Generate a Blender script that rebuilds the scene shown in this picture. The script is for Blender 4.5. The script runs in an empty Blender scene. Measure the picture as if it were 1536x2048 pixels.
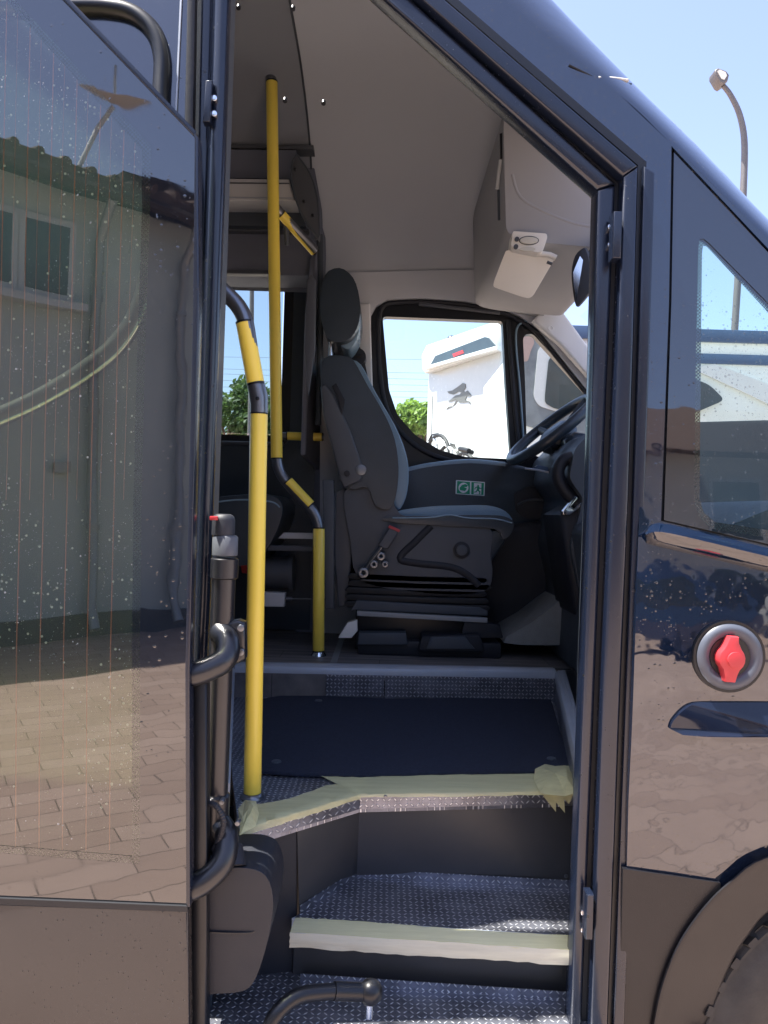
import bpy, bmesh, math, random
from mathutils import Vector, Matrix
from mathutils.geometry import tessellate_polygon
random.seed(7)
S = bpy.context.scene
C = S.collection
R = math.radians

# ------------------------------------------------------------------ camera
TH = 0.030            # roll of the phone
F = 1538.0            # focal length in photo pixels (1536 x 2048)
CAM = Vector((0, -1.40, 1.45))
cd = bpy.data.cameras.new('camera'); cam = bpy.data.objects.new('camera', cd); C.objects.link(cam)
cd.sensor_fit = 'VERTICAL'; cd.sensor_height = 24; cd.sensor_width = 18; cd.lens = 24*F/2048
cd.clip_start = 0.02; cd.clip_end = 3000
c, s = math.cos(TH), math.sin(TH)
cam.matrix_world = Matrix(((c, -s, 0, CAM.x), (0, 0, -1, CAM.y), (s, c, 0, CAM.z), (0, 0, 0, 1)))
S.camera = cam

# ------------------------------------------------------------------ light
SUN_EL, SD = R(68), Vector((0.38, 0.035, -1)).normalized()
SUN_EL = math.asin(-SD.z)
w = bpy.data.worlds.new('World'); S.world = w; w.use_nodes = True
nt = w.node_tree; bg = nt.nodes['Background']
sky = nt.nodes.new('ShaderNodeTexSky'); sky.sky_type = 'NISHITA'; sky.sun_disc = False
sky.sun_elevation = SUN_EL; sky.sun_rotation = math.atan2(-SD.x, -SD.y)
sky.air_density = 1.15; sky.dust_density = 1.8; sky.ozone_density = 4.5
hsv = nt.nodes.new('ShaderNodeHueSaturation'); hsv.inputs['Saturation'].default_value = 0.9; hsv.inputs['Hue'].default_value = 0.515
nt.links.new(sky.outputs[0], hsv.inputs['Color']); nt.links.new(hsv.outputs[0], bg.inputs[0]); bg.inputs[1].default_value = 0.075
sl = bpy.data.lights.new('sun', 'SUN'); sl.energy = 3.6; sl.angle = R(0.55); sl.color = (1, .95, .87)
so = bpy.data.objects.new('sun', sl); C.objects.link(so)
so.rotation_euler = SD.to_track_quat('-Z', 'Y').to_euler()
vs = S.view_settings; vs.view_transform = 'Standard'; vs.look = 'None'; vs.exposure = 2.32; vs.gamma = 1
S.cycles.max_bounces = 10; S.cycles.diffuse_bounces = 5; S.cycles.glossy_bounces = 5
S.cycles.transparent_max_bounces = 14; S.cycles.transmission_bounces = 6

# ------------------------------------------------------------------ pixel -> world
def ray(u, v):
    x = (u-768)/F; y = -(v-1024)/F
    return Vector((x*c - y*s, 1.0, x*s + y*c))
def P(u, v, Y):
    r = ray(u, v); return CAM + r*(Y-CAM.y)
def XZ(u, v, Y):
    p = P(u, v, Y); return (p.x, p.z)
def PZ(u, v, z):
    r = ray(u, v); return CAM + r*((z-CAM.z)/r.z)
def bodyY(z):
    if z < 1.13: return 0.11*(1.13-z)**2
    if z < 1.42: return 0.16*(z-1.13)**2
    return 0.01346 + 0.085*(z-1.42)
def PB(u, v, off=0.0):
    Y = off
    for _ in range(6):
        p = P(u, v, Y); Y = bodyY(p.z)+off
    return P(u, v, Y)

# ------------------------------------------------------------------ materials
MAT = {}
def new_mat(name):
    m = bpy.data.materials.new(name); m.use_nodes = True
    n = m.node_tree.nodes; n.clear()
    o = n.new('ShaderNodeOutputMaterial'); b = n.new('ShaderNodeBsdfPrincipled')
    m.node_tree.links.new(b.outputs[0], o.inputs[0])
    MAT[name] = m
    return m, m.node_tree, b, o
def N(nt, t, **k):
    n = nt.nodes.new(t)
    for a, v in k.items(): setattr(n, a, v)
    return n
def math_n(nt, op, a, b=None, cc=None, clamp=False):
    n = nt.nodes.new('ShaderNodeMath'); n.operation = op; n.use_clamp = clamp
    for i, x in enumerate((a, b, cc)):
        if x is None: continue
        if isinstance(x, (int, float)): n.inputs[i].default_value = x
        else: nt.links.new(x, n.inputs[i])
    return n.outputs[0]
def mixc(nt, fac, a, b):
    n = nt.nodes.new('ShaderNodeMix'); n.data_type = 'RGBA'
    for sck, x in ((n.inputs[0], fac), (n.inputs[6], a), (n.inputs[7], b)):
        if isinstance(x, (int, float)): sck.default_value = x
        elif isinstance(x, tuple): sck.default_value = x if len(x) == 4 else (*x, 1)
        else: nt.links.new(x, sck)
    return n.outputs[2]
def coords(nt, scale=(1, 1, 1), rot=(0, 0, 0), loc=(0, 0, 0)):
    t = nt.nodes.new('ShaderNodeTexCoord'); m = nt.nodes.new('ShaderNodeMapping')
    m.inputs['Scale'].default_value = scale; m.inputs['Rotation'].default_value = rot; m.inputs['Location'].default_value = loc
    nt.links.new(t.outputs['Object'], m.inputs[0]); return m.outputs[0]
def noise(nt, vec, scale, detail=4, rough=.55):
    n = nt.nodes.new('ShaderNodeTexNoise'); n.inputs['Scale'].default_value = scale
    n.inputs['Detail'].default_value = detail; n.inputs['Roughness'].default_value = rough
    nt.links.new(vec, n.inputs['Vector']); return n.outputs['Fac']
def bump(nt, h, b, strength=.2, dist=.01):
    n = nt.nodes.new('ShaderNodeBump'); n.inputs['Strength'].default_value = strength
    n.inputs['Distance'].default_value = dist
    nt.links.new(h, n.inputs['Height']); nt.links.new(n.outputs[0], b.inputs['Normal']); return n
def ramp(nt, f, stops):
    n = nt.nodes.new('ShaderNodeMapRange'); n.interpolation_type = 'SMOOTHSTEP'
    n.inputs[1].default_value, n.inputs[2].default_value = stops
    nt.links.new(f, n.inputs[0]); return n.outputs[0]

def simple(name, col, rough=.5, metal=0, ior=1.5, var=.12, vs_=6, bs=0, bscale=200, bd=.001, coat=0, rv=.08, tint=None):
    m, nt, b, o = new_mat(name); v = coords(nt)
    f = noise(nt, v, vs_, 5)
    lo = tuple(x*(1-var) for x in col); hi = tuple(min(1, x*(1+var)) for x in col)
    if tint: hi = tint
    nt.links.new(mixc(nt, f, lo, hi), b.inputs['Base Color'])
    f2 = noise(nt, v, vs_*3.1, 3)
    nt.links.new(math_n(nt, 'MULTIPLY_ADD', f2, rv*2, rough-rv, clamp=True), b.inputs['Roughness'])
    b.inputs['Metallic'].default_value = metal; b.inputs['IOR'].default_value = ior
    b.inputs['Coat Weight'].default_value = coat
    if bs: bump(nt, noise(nt, v, bscale, 3), b, bs, bd)
    return m

def drops(nt, b, warp=.0, dens=.35, big=110, dark=(.012, .012, .014), base=(.006, .009, .018), strength=.6):
    """dust specks and dried water drops on a glossy body panel"""
    v = coords(nt)
    hs = None; ms = None
    for sc, th, rr in ((big, dens, .34), (big*2.3, dens*.8, .30)):
        vo = N(nt, 'ShaderNodeTexVoronoi'); vo.inputs['Scale'].default_value = sc
        nt.links.new(v, vo.inputs['Vector'])
        sep = N(nt, 'ShaderNodeSeparateColor'); nt.links.new(vo.outputs['Color'], sep.inputs[0])
        clump = noise(nt, v, 5, 3)
        keep = math_n(nt, 'LESS_THAN', sep.outputs[0], math_n(nt, 'MULTIPLY', ramp(nt, clump, (.35, .65)), th))
        rad = math_n(nt, 'MULTIPLY_ADD', sep.outputs[1], rr*.8, rr*.25)
        hgt = math_n(nt, 'SUBTRACT', 1.0, math_n(nt, 'DIVIDE', vo.outputs['Distance'], rad), clamp=True)
        hgt = math_n(nt, 'MULTIPLY', math_n(nt, 'SQRT', hgt), keep)
        hs = hgt if hs is None else math_n(nt, 'ADD', hs, hgt)
    return v, hs
def paint(name, base, rough=.05, ior=2.1, warp=.15, dens=.3, wscale=2.2):
    m, nt, b, o = new_mat(name)
    v, hs = drops(nt, b, dens=dens)
    mask = ramp(nt, hs, (.05, .5))
    nt.links.new(mixc(nt, mask, base, (.012, .012, .013)), b.inputs['Base Color'])
    dust = noise(nt, v, 9, 6, .7)
    r0 = math_n(nt, 'MULTIPLY_ADD', ramp(nt, dust, (.45, .8)), .05, rough)
    nt.links.new(math_n(nt, 'MULTIPLY_ADD', mask, .12, r0), b.inputs['Roughness'])
    b.inputs['IOR'].default_value = ior
    wv = math_n(nt, 'ADD', noise(nt, v, wscale, 2), math_n(nt, 'MULTIPLY', noise(nt, v, wscale*5, 2), .16))
    h = math_n(nt, 'ADD', math_n(nt, 'MULTIPLY', wv, warp*.05), math_n(nt, 'MULTIPLY', hs, .0008))
    bump(nt, h, b, 1.0, .35)
    return m
paint('body_paint', (.003, .008, .022), rough=.03, ior=2.05, warp=.32, dens=.45, wscale=2.6)
paint('frame_paint', (.007, .011, .024), rough=.24, ior=1.6, warp=.02, dens=.12)
paint('rear_paint', (.004, .008, .020), rough=.16, ior=2.1, warp=.0, dens=.25)
paint('leaf_paint', (.020, .018, .019), rough=.20, ior=1.65, warp=.02, dens=.55)
paint('black_glass', (.004, .006, .010), rough=.015, ior=2.1, warp=.10, dens=.16, wscale=1.6)
simple('cladding', (.010, .010, .013), .36, bs=.25, bscale=500, ior=1.45)
simple('rubber', (.012, .013, .016), .55, bs=.2, bscale=90)
simple('seal_black', (.008, .009, .012), .35)
simple('black_metal', (.012, .013, .017), .30, ior=1.6, bs=.12, bscale=700, bd=.0006, rv=.05)
simple('black_plastic', (.015, .017, .024), .58, bs=.35, bscale=420, ior=1.5)
simple('dark_plastic', (.055, .068, .085), .5, bs=.25, bscale=350)
simple('grey_plastic', (.08, .088, .102), .5, bs=.25, bscale=350)
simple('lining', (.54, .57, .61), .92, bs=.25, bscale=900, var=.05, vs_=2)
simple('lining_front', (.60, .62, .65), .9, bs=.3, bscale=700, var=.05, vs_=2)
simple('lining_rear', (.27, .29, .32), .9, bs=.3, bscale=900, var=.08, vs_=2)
simple('pillar_lining', (.75, .77, .78), .7, bs=.2, bscale=500, var=.04)
simple('rack_dark', (.15, .165, .21), .75, bs=.3, bscale=600, var=.12)
simple('rack_strip', (.55, .56, .57), .5, var=.06)
simple('yellow', (1.0, .76, .11), .32, var=.04, ior=1.5, bs=.05, bscale=300, rv=.04)
simple('steel_grey', (.20, .21, .23), .32, metal=.85, bs=.1, bscale=500, var=.12)
simple('chrome', (.75, .76, .78), .14, metal=1, var=.04, rv=.03)
simple('alu', (.42, .46, .52), .42, metal=.25, var=.10, vs_=12, rv=.1)
simple('alu_flat', (.30, .32, .34), .5, metal=.4, var=.1)
simple('leather', (.032, .045, .060), .32, ior=1.55, bs=.5, bscale=260, bd=.0015, var=.25, vs_=9)
simple('leather_sheen', (.22, .33, .42), .24, ior=1.6, bs=.5, bscale=260, bd=.0015)  # leather with bluish window sheen put into its colour
simple('stitch', (.25, .27, .28), .8)
simple('console', (.34, .345, .36), .9, bs=.3, bscale=700, var=.05, vs_=2)
simple('pink_decal', (.36, .26, .23), .5, var=.25, vs_=7)
simple('gloss_black', (.006, .009, .02), .05, ior=1.55, var=.2)
simple('lamp_metal', (.13, .12, .12), .5, metal=.2)
simple('ring_grey', (.075, .085, .11), .4)
simple('carpet_grey', (.27, .275, .265), .98, bs=.9, bscale=240, bd=.004, var=.2, vs_=30)
simple('mat_carpet', (.018, .024, .048), .95, tint=(.03, .04, .075), bs=1.0, bscale=420, bd=.004, var=.5, vs_=160)
simple('panel_black', (.032, .035, .042), .36, tint=(.075, .073, .072), bs=.08, bscale=300, ior=1.5, var=.25, vs_=3, rv=.1)
simple('white_gel', (.56, .58, .58), .25, var=.03, ior=1.5)
simple('white_trim', (.60, .62, .62), .4, var=.05)
simple('warm_white', (.85, .83, .77), .5, var=.05)
simple('decal_grey', (.17, .19, .20), .35, var=.35, vs_=14)
simple('emblem', (.13, .13, .125), .4, var=.08)
simple('copper', (.40, .11, .08), .5, var=.3, vs_=7)
simple('window_dark', (.03, .045, .05), .12, ior=1.8, var=.6, vs_=5)
simple('stripe_blue', (.05, .09, .17), .35, var=.2)
simple('red', (.50, .04, .05), .4, var=.1)
simple('red_dark', (.35, .02, .02), .5)
simple('sign_green', (.0, .36, .17), .4, var=.05)
simple('sign_white', (.92, .95, .93), .4, var=.03)
simple('galv', (.36, .38, .39), .5, metal=.6, var=.15, bs=.1, bscale=80)
simple('lamp_glass', (.7, .68, .6), .3)
simple('plaster', (.50, .56, .55), .9, bs=.4, bscale=90, bd=.004, var=.12, vs_=1.2)
simple('plaster_pale', (.52, .50, .46), .9, bs=.4, bscale=90, bd=.004, var=.10, vs_=1.2)
simple('wood_fascia', (.05, .035, .03), .95, var=.35, vs_=8)
simple('bark', (.07, .05, .035), .9, bs=.8, bscale=30, bd=.02, var=.35)
simple('tyre', (.020, .020, .021), .7, bs=.5, bscale=180, bd=.002, var=.4, vs_=20, tint=(.06, .058, .055))
simple('rim', (.18, .18, .19), .45, metal=.7)
simple('wire', (.03, .03, .03), .6)
simple('car_blue', (.03, .05, .11), .12, ior=1.8)
simple('sill_white', (.55, .57, .58), .5)

def leafm(name, c1, c2):
    m, nt, b, o = new_mat(name)
    g = N(nt, 'ShaderNodeObjectInfo'); v = coords(nt)
    f = noise(nt, v, 2.2, 4, .7)
    nt.links.new(mixc(nt, ramp(nt, f, (.35, .65)), c1, c2), b.inputs['Base Color'])
    b.inputs['Roughness'].default_value = .55
    t = N(nt, 'ShaderNodeBsdfTranslucent'); t.inputs[0].default_value = (*[x*1.6 for x in c2], 1)
    mx = N(nt, 'ShaderNodeMixShader'); mx.inputs[0].default_value = .35
    nt.links.new(b.outputs[0], mx.inputs[1]); nt.links.new(t.outputs[0], mx.inputs[2]); nt.links.new(mx.outputs[0], o.inputs[0])
leafm('leaf_dark', (.030, .060, .018), (.065, .11, .030))
leafm('leaf_bright', (.09, .17, .025), (.17, .27, .05))

def checker(name, axes, col=(.80, .82, .86), ground=(.20, .21, .25), pitch=.0125):
    """rolled tread plate: short raised bars alternating in direction"""
    m, nt, b, o = new_mat(name)
    t = N(nt, 'ShaderNodeTexCoord'); sp = N(nt, 'ShaderNodeSeparateXYZ'); nt.links.new(t.outputs['Object'], sp.inputs[0])
    a = math_n(nt, 'DIVIDE', sp.outputs[axes[0]], pitch); d = math_n(nt, 'DIVIDE', sp.outputs[axes[1]], pitch)
    fa = math_n(nt, 'FLOOR', a); fd = math_n(nt, 'FLOOR', d)
    la = math_n(nt, 'SUBTRACT', math_n(nt, 'SUBTRACT', a, fa), .5); ld = math_n(nt, 'SUBTRACT', math_n(nt, 'SUBTRACT', d, fd), .5)
    par = math_n(nt, 'FLOORED_MODULO', math_n(nt, 'ADD', fa, fd), 2.0)
    sg = math_n(nt, 'MULTIPLY_ADD', par, 2.0, -1.0)
    ld = math_n(nt, 'MULTIPLY', ld, sg)
    p = math_n(nt, 'ADD', la, ld); q = math_n(nt, 'SUBTRACT', la, ld)
    e = math_n(nt, 'ADD', math_n(nt, 'POWER', math_n(nt, 'ABSOLUTE', math_n(nt, 'DIVIDE', p, .56)), 2.0),
               math_n(nt, 'POWER', math_n(nt, 'ABSOLUTE', math_n(nt, 'DIVIDE', q, .17)), 2.0))
    h = math_n(nt, 'SUBTRACT', 1.0, ramp(nt, e, (.3, 1.25)))
    v = coords(nt); nz = noise(nt, v, 14, 5, .7)
    gnd = mixc(nt, ramp(nt, nz, (.3, .7)), tuple(x*.75 for x in ground), tuple(x*1.5 for x in ground))
    nt.links.new(mixc(nt, h, gnd, col), b.inputs['Base Color'])
    b.inputs['Metallic'].default_value = .75
    nt.links.new(math_n(nt, 'MULTIPLY_ADD', nz, .25, .22), b.inputs['Roughness'])
    bump(nt, h, b, 1.0, .0016)
checker('tread_flat', (0, 1)); checker('tread_wall', (0, 2)); checker('tread_side', (1, 2))

def wood(name, c1, c2, rot=0.0):
    m, nt, b, o = new_mat(name)
    v = coords(nt, (1, 1, 1), (0, 0, rot))
    br = N(nt, 'ShaderNodeTexBrick'); br.inputs['Scale'].default_value = 1
    br.inputs['Brick Width'].default_value = .95; br.inputs['Row Height'].default_value = .13
    br.inputs['Mortar Size'].default_value = .0015; br.offset = .37
    br.inputs['Color1'].default_value = (.8, .8, .8, 1); br.inputs['Color2'].default_value = (1.15, 1.12, 1.1, 1); br.inputs['Mortar'].default_value = (.35, .35, .35, 1)
    nt.links.new(v, br.inputs['Vector'])
    v2 = coords(nt, (3, 42, 3), (0, 0, rot)); f = noise(nt, v2, 1.0, 8, .7)
    g = mixc(nt, ramp(nt, f, (.3, .72)), c1, c2)
    mm = N(nt, 'ShaderNodeMix', data_type='RGBA', blend_type='MULTIPLY'); mm.inputs[0].default_value = 1
    nt.links.new(g, mm.inputs[6]); nt.links.new(br.outputs[0], mm.inputs[7]); nt.links.new(mm.outputs[2], b.inputs['Base Color'])
    b.inputs['Roughness'].default_value = .5; bump(nt, f, b, .3, .001)
wood('floor_wood', (.09, .09, .10), (.26, .24, .225))

def pavers(name):
    m, nt, b, o = new_mat(name)
    v = coords(nt, (1, 1, 1), (0, 0, R(31)))
    wn = N(nt, 'ShaderNodeTexBrick'); wn.inputs['Scale'].default_value = 1
    wn.inputs['Brick Width'].default_value = .36; wn.inputs['Row Height'].default_value = .16
    wn.inputs['Mortar Size'].default_value = .0035; wn.inputs['Mortar Smooth'].default_value = .3; wn.inputs['Bias'].default_value = 0
    wn.inputs['Color1'].default_value = (.34, .25, .205, 1); wn.inputs['Color2'].default_value = (.41, .31, .26, 1)
    wn.inputs['Mortar'].default_value = (.17, .13, .105, 1)
    nt.links.new(v, wn.inputs['Vector'])
    f = noise(nt, v, 1.1, 8, .75); f2 = noise(nt, v, 60, 4)
    mm = N(nt, 'ShaderNodeMix', data_type='RGBA', blend_type='MULTIPLY'); mm.inputs[0].default_value = 1
    nt.links.new(wn.outputs[0], mm.inputs[6]); nt.links.new(mixc(nt, f, (.72, .72, .72), (1.2, 1.18, 1.15)), mm.inputs[7])
    nt.links.new(mm.outputs[2], b.inputs['Base Color']); b.inputs['Roughness'].default_value = .85
    inv = math_n(nt, 'MULTIPLY_ADD', wn.outputs['Fac'], -1.0, 1.0)
    bump(nt, math_n(nt, 'ADD', inv, math_n(nt, 'MULTIPLY', f2, .2)), b, .6, .006)
pavers('pavers')

def tiles(name):
    m, nt, b, o = new_mat(name)
    v = coords(nt); wv = N(nt, 'ShaderNodeTexWave'); wv.inputs['Scale'].default_value = 1.6; wv.inputs['Distortion'].default_value = .3
    nt.links.new(v, wv.inputs['Vector'])
    nt.links.new(mixc(nt, noise(nt, v, 4, 6, .8), (.05, .035, .03), (.14, .09, .07)), b.inputs['Base Color'])
    b.inputs['Roughness'].default_value = .9
tiles('roof_tiles')

def pane(name, tint, ior=1.5, rough=0.0, warp=0, dots=False, dust=0.0, dropd=0, dropc=(.55, .58, .58)):
    """thin window glass: tinted see-through with a mirror-like skin"""
    m, nt, b, o = new_mat(name)
    tr = N(nt, 'ShaderNodeBsdfTransparent'); tr.inputs[0].default_value = (*tint, 1)
    gl = N(nt, 'ShaderNodeBsdfGlossy'); gl.inputs['Roughness'].default_value = rough; gl.inputs[0].default_value = (1, 1, 1, 1)
    fr = N(nt, 'ShaderNodeFresnel'); fr.inputs['IOR'].default_value = ior
    geo = N(nt, 'ShaderNodeNewGeometry'); mx = N(nt, 'ShaderNodeMixShader')
    nt.links.new(math_n(nt, 'MULTIPLY', fr.outputs[0], math_n(nt, 'SUBTRACT', 1.0, geo.outputs['Backfacing'])), mx.inputs[0])
    nt.links.new(tr.outputs[0], mx.inputs[1]); nt.links.new(gl.outputs[0], mx.inputs[2])
    last = mx.outputs[0]
    v = coords(nt)
    if warp:
        bp = N(nt, 'ShaderNodeBump'); bp.inputs['Strength'].default_value = 1; bp.inputs['Distance'].default_value = .35
        nt.links.new(math_n(nt, 'MULTIPLY', noise(nt, v, 1.6, 2), warp*.05), bp.inputs['Height'])
        nt.links.new(bp.outputs[0], gl.inputs['Normal']); nt.links.new(bp.outputs[0], fr.inputs['Normal'])
    if dust or dropd:
        _, hs = drops(nt, b, dens=dropd, big=130)
        msk = ramp(nt, hs, (.05, .4))
        b.inputs['Base Color'].default_value = (*dropc, 1); b.inputs['Roughness'].default_value = .3
        fac = math_n(nt, 'ADD', math_n(nt, 'MULTIPLY', msk, .38), math_n(nt, 'MULTIPLY', noise(nt, v, 3, 5), dust), clamp=True)
        m2 = N(nt, 'ShaderNodeMixShader'); nt.links.new(fac, m2.inputs[0]); nt.links.new(last, m2.inputs[1]); nt.links.new(b.outputs[0], m2.inputs[2])
        last = m2.outputs[0]
    if dots:
        vo = N(nt, 'ShaderNodeTexVoronoi'); vo.inputs['Scale'].default_value = 1; vo.inputs['Randomness'].default_value = 0
        v3 = coords(nt, (210, 0, 210), (0, R(45), 0)); nt.links.new(v3, vo.inputs['Vector'])
        k = math_n(nt, 'GREATER_THAN', vo.outputs['Distance'], .42)
        b.inputs['Base Color'].default_value = (.01, .012, .015, 1); b.inputs['Roughness'].default_value = .03; b.inputs['IOR'].default_value = 2.1
        m2 = N(nt, 'ShaderNodeMixShader'); nt.links.new(k, m2.inputs[0]); nt.links.new(b.outputs[0], m2.inputs[1]); nt.links.new(last, m2.inputs[2])
        last = m2.outputs[0]
    nt.links.new(last, o.inputs[0]); return m
pane('door_glass', (.72, .78, .64), ior=2.1, warp=.10, dust=.014, dropd=.17)
pane('door_dots', (.62, .70, .62), ior=2.0, warp=.10, dots=True)
pane('clear_glass', (.93, .97, .96), ior=1.35, dust=.01)
pane('screen_glass', (.93, .97, .96), ior=1.12)
pane('cab_glass', (.86, .92, .90), ior=1.42, dust=.008, dropd=.5, dropc=(.10, .12, .14))
pane('rear_glass', (.70, .76, .76), ior=1.4)
def tape(name, col, alpha):
    m, nt, b, o = new_mat(name); v = coords(nt)
    vz = coords(nt, (2, 26, 26)); f = noise(nt, vz, 1.6, 6, .7); f2 = noise(nt, v, 40, 4)
    nt.links.new(mixc(nt, f, tuple(x*.78 for x in col), tuple(min(1, x*1.08) for x in col)), b.inputs['Base Color'])
    b.inputs['Roughness'].default_value = .6
    tr = N(nt, 'ShaderNodeBsdfTransparent'); mx = N(nt, 'ShaderNodeMixShader')
    nt.links.new(math_n(nt, 'MULTIPLY_ADD', f, .25, alpha-.12, clamp=True), mx.inputs[0])
    nt.links.new(tr.outputs[0], mx.inputs[1]); nt.links.new(b.outputs[0], mx.inputs[2]); nt.links.new(mx.outputs[0], o.inputs[0])
    bump(nt, math_n(nt, 'ADD', f, math_n(nt, 'MULTIPLY', f2, .4)), b, .6, .003)
tape('tape', (.82, .78, .42), .72)
tape('tape_white', (.62, .59, .46), .95)

# ------------------------------------------------------------------ mesh helpers
def obj(name, bm, mat, parent=None, smooth=False, angle=35):
    me = bpy.data.meshes.new(name); bmesh.ops.recalc_face_normals(bm, faces=bm.faces[:]); bm.to_mesh(me); bm.free()
    me.materials.append(MAT[mat])
    o = bpy.data.objects.new(name, me); C.objects.link(o)
    if parent:
        o.parent = parent
        if parent.get('w'): o.matrix_parent_inverse = Matrix.Translation(-parent.location)
    if smooth:
        for p in me.polygons: p.use_smooth = True
        me.set_sharp_from_angle(angle=R(angle))
    return o
def tag(o, label, cat, group=None, kind=None):
    o['label'] = label; o['category'] = cat
    if group: o['group'] = group
    if kind: o['kind'] = kind
    return o
def empty(name, loc, label, cat, group=None):
    o = bpy.data.objects.new(name, None); C.objects.link(o); o.location = loc; o.empty_display_size = .2
    return tag(o, label, cat, group)
def catmull(pts, n=5, closed=True):
    out = []; L = len(pts)
    pts = [Vector(p) for p in pts]
    rng = range(L) if closed else range(L-1)
    for i in rng:
        p0 = pts[(i-1) % L] if closed or i > 0 else pts[i]
        p1 = pts[i]; p2 = pts[(i+1) % L]
        p3 = pts[(i+2) % L] if closed or i+2 < L else p2
        for k in range(n):
            t = k/n
            out.append(.5*((2*p1)+(-p0+p2)*t+(2*p0-5*p1+4*p2-p3)*t*t+(-p0+3*p1-3*p2+p3)*t**3))
    if not closed: out.append(pts[-1])
    return out
def fillet(pts, r, n=5):
    """round the corners of a closed 2-D polygon"""
    out = []; L = len(pts)
    for i in range(L):
        a, b, d = Vector(pts[i-1]), Vector(pts[i]), Vector(pts[(i+1) % L])
        ra = min(r, (a-b).length*.45, (d-b).length*.45)
        p, q = b+(a-b).normalized()*ra, b+(d-b).normalized()*ra
        for k in range(n+1):
            t = k/n; out.append(tuple((1-t)**2*p+2*t*(1-t)*b+t*t*q))
    return out
def prism_bm(bm, outer, holes, f0, f1, bevel=0, seg=3):
    """outer/holes 2-D loops; f0,f1 map (a,b) to 3-D for the two caps"""
    loops = [outer]+list(holes)
    v0, v1 = [], []
    for lp in loops:
        v0.append([bm.verts.new(f0(*p)) for p in lp]); v1.append([bm.verts.new(f1(*p)) for p in lp])
    tri = tessellate_polygon([[Vector((p[0], p[1], 0)) for p in lp] for lp in loops])
    flat0 = [v for l in v0 for v in l]; flat1 = [v for l in v1 for v in l]
    caps = []
    for t in tri:
        for fl in (flat0, flat1):
            try: caps.append(bm.faces.new([fl[i] for i in t]))
            except ValueError: pass
    for a, b in zip(v0, v1):
        n = len(a)
        for i in range(n):
            j = (i+1) % n
            try: bm.faces.new((a[i], a[j], b[j], b[i]))
            except ValueError: pass
    if bevel:
        bmesh.ops.recalc_face_normals(bm, faces=bm.faces[:])
        bmesh.ops.join_triangles  # caps stay triangulated
        es = []
        for lp in v0+v1:
            for i in range(len(lp)):
                e = bm.edges.get((lp[i], lp[(i+1) % len(lp)]))
                if e: es.append(e)
        bmesh.ops.bevel(bm, geom=es, offset=bevel, segments=seg, profile=.5, affect='EDGES', clamp_overlap=True)
def prismY(name, pts, y0, y1, mat, parent, holes=(), bevel=0, seg=3, smooth=True, angle=50):
    bm = bmesh.new()
    prism_bm(bm, pts, holes, lambda a, b: (a, y0, b), lambda a, b: (a, y1, b), bevel, seg)
    return obj(name, bm, mat, parent, smooth, angle)
def px(pts, Y): return [XZ(u, v, Y) for u, v in pts]
def pprism(name, pts, Y, th, mat, parent, holes=(), bevel=0, seg=3, r=0, angle=50):
    o = px(pts, Y)
    if r: o = fillet(o, r)
    return prismY(name, o, Y, Y+th, mat, parent, [px(h, Y) for h in holes], bevel, seg, angle=angle)
def prismZ(name, pts, z0, z1, mat, parent, bevel=0, seg=2, holes=()):
    bm = bmesh.new()
    prism_bm(bm, pts, holes, lambda a, b: (a, b, z0), lambda a, b: (a, b, z1), bevel, seg)
    return obj(name, bm, mat, parent, True, 40)
def boxbm(bm, x0, x1, y0, y1, z0, z1):
    r = bmesh.ops.create_cube(bm, size=1)
    for v in r['verts']:
        v.co = Vector((x0+(v.co.x+.5)*(x1-x0), y0+(v.co.y+.5)*(y1-y0), z0+(v.co.z+.5)*(z1-z0)))
def box(name, b, mat, parent, bevel=.004):
    bm = bmesh.new(); boxbm(bm, *b)
    if bevel: bmesh.ops.bevel(bm, geom=bm.edges[:], offset=bevel, segments=2, profile=.5, affect='EDGES')
    return obj(name, bm, mat, parent, True, 40)
def tube_bm(bm, path, rad, n=16, caps=True, flat=1.0):
    path = [Vector(p) for p in path]; L = len(path)
    rs = rad if isinstance(rad, (list, tuple)) else [rad]*L
    rings = []; up = None
    for i, p in enumerate(path):
        t = (path[min(i+1, L-1)]-path[max(i-1, 0)]).normalized()
        if up is None:
            up = Vector((0, 1, 0)) if abs(t.y) < .9 else Vector((1, 0, 0))
        up = (up-t*up.dot(t)).normalized(); sd = t.cross(up)
        rings.append([bm.verts.new(p+(up*math.sin(a)*flat+sd*math.cos(a))*rs[i]) for a in [2*math.pi*k/n for k in range(n)]])
    for a, b in zip(rings, rings[1:]):
        for k in range(n): bm.faces.new((a[k], a[(k+1) % n], b[(k+1) % n], b[k]))
    if caps:
        bm.faces.new(rings[0]); bm.faces.new(rings[-1][::-1])
def tube(name, path, rad, mat, parent, n=16, smooth_path=0, flat=1.0):
    bm = bmesh.new()
    if smooth_path: path = catmull(path, smooth_path, False)
    tube_bm(bm, path, rad, n, True, flat); return obj(name, bm, mat, parent, True, 50)
def bend(path, r=.03, n=6):
    """round the inner corners of an open 3-D polyline"""
    path = [Vector(p) for p in path]; out = [path[0]]
    for i in range(1, len(path)-1):
        a, b, d = path[i-1], path[i], path[i+1]
        ra = min(r, (a-b).length*.48, (d-b).length*.48)
        p, q = b+(a-b).normalized()*ra, b+(d-b).normalized()*ra
        for k in range(n+1):
            t = k/n; out.append((1-t)**2*p+2*t*(1-t)*b+t*t*q)
    out.append(path[-1]); return out
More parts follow.
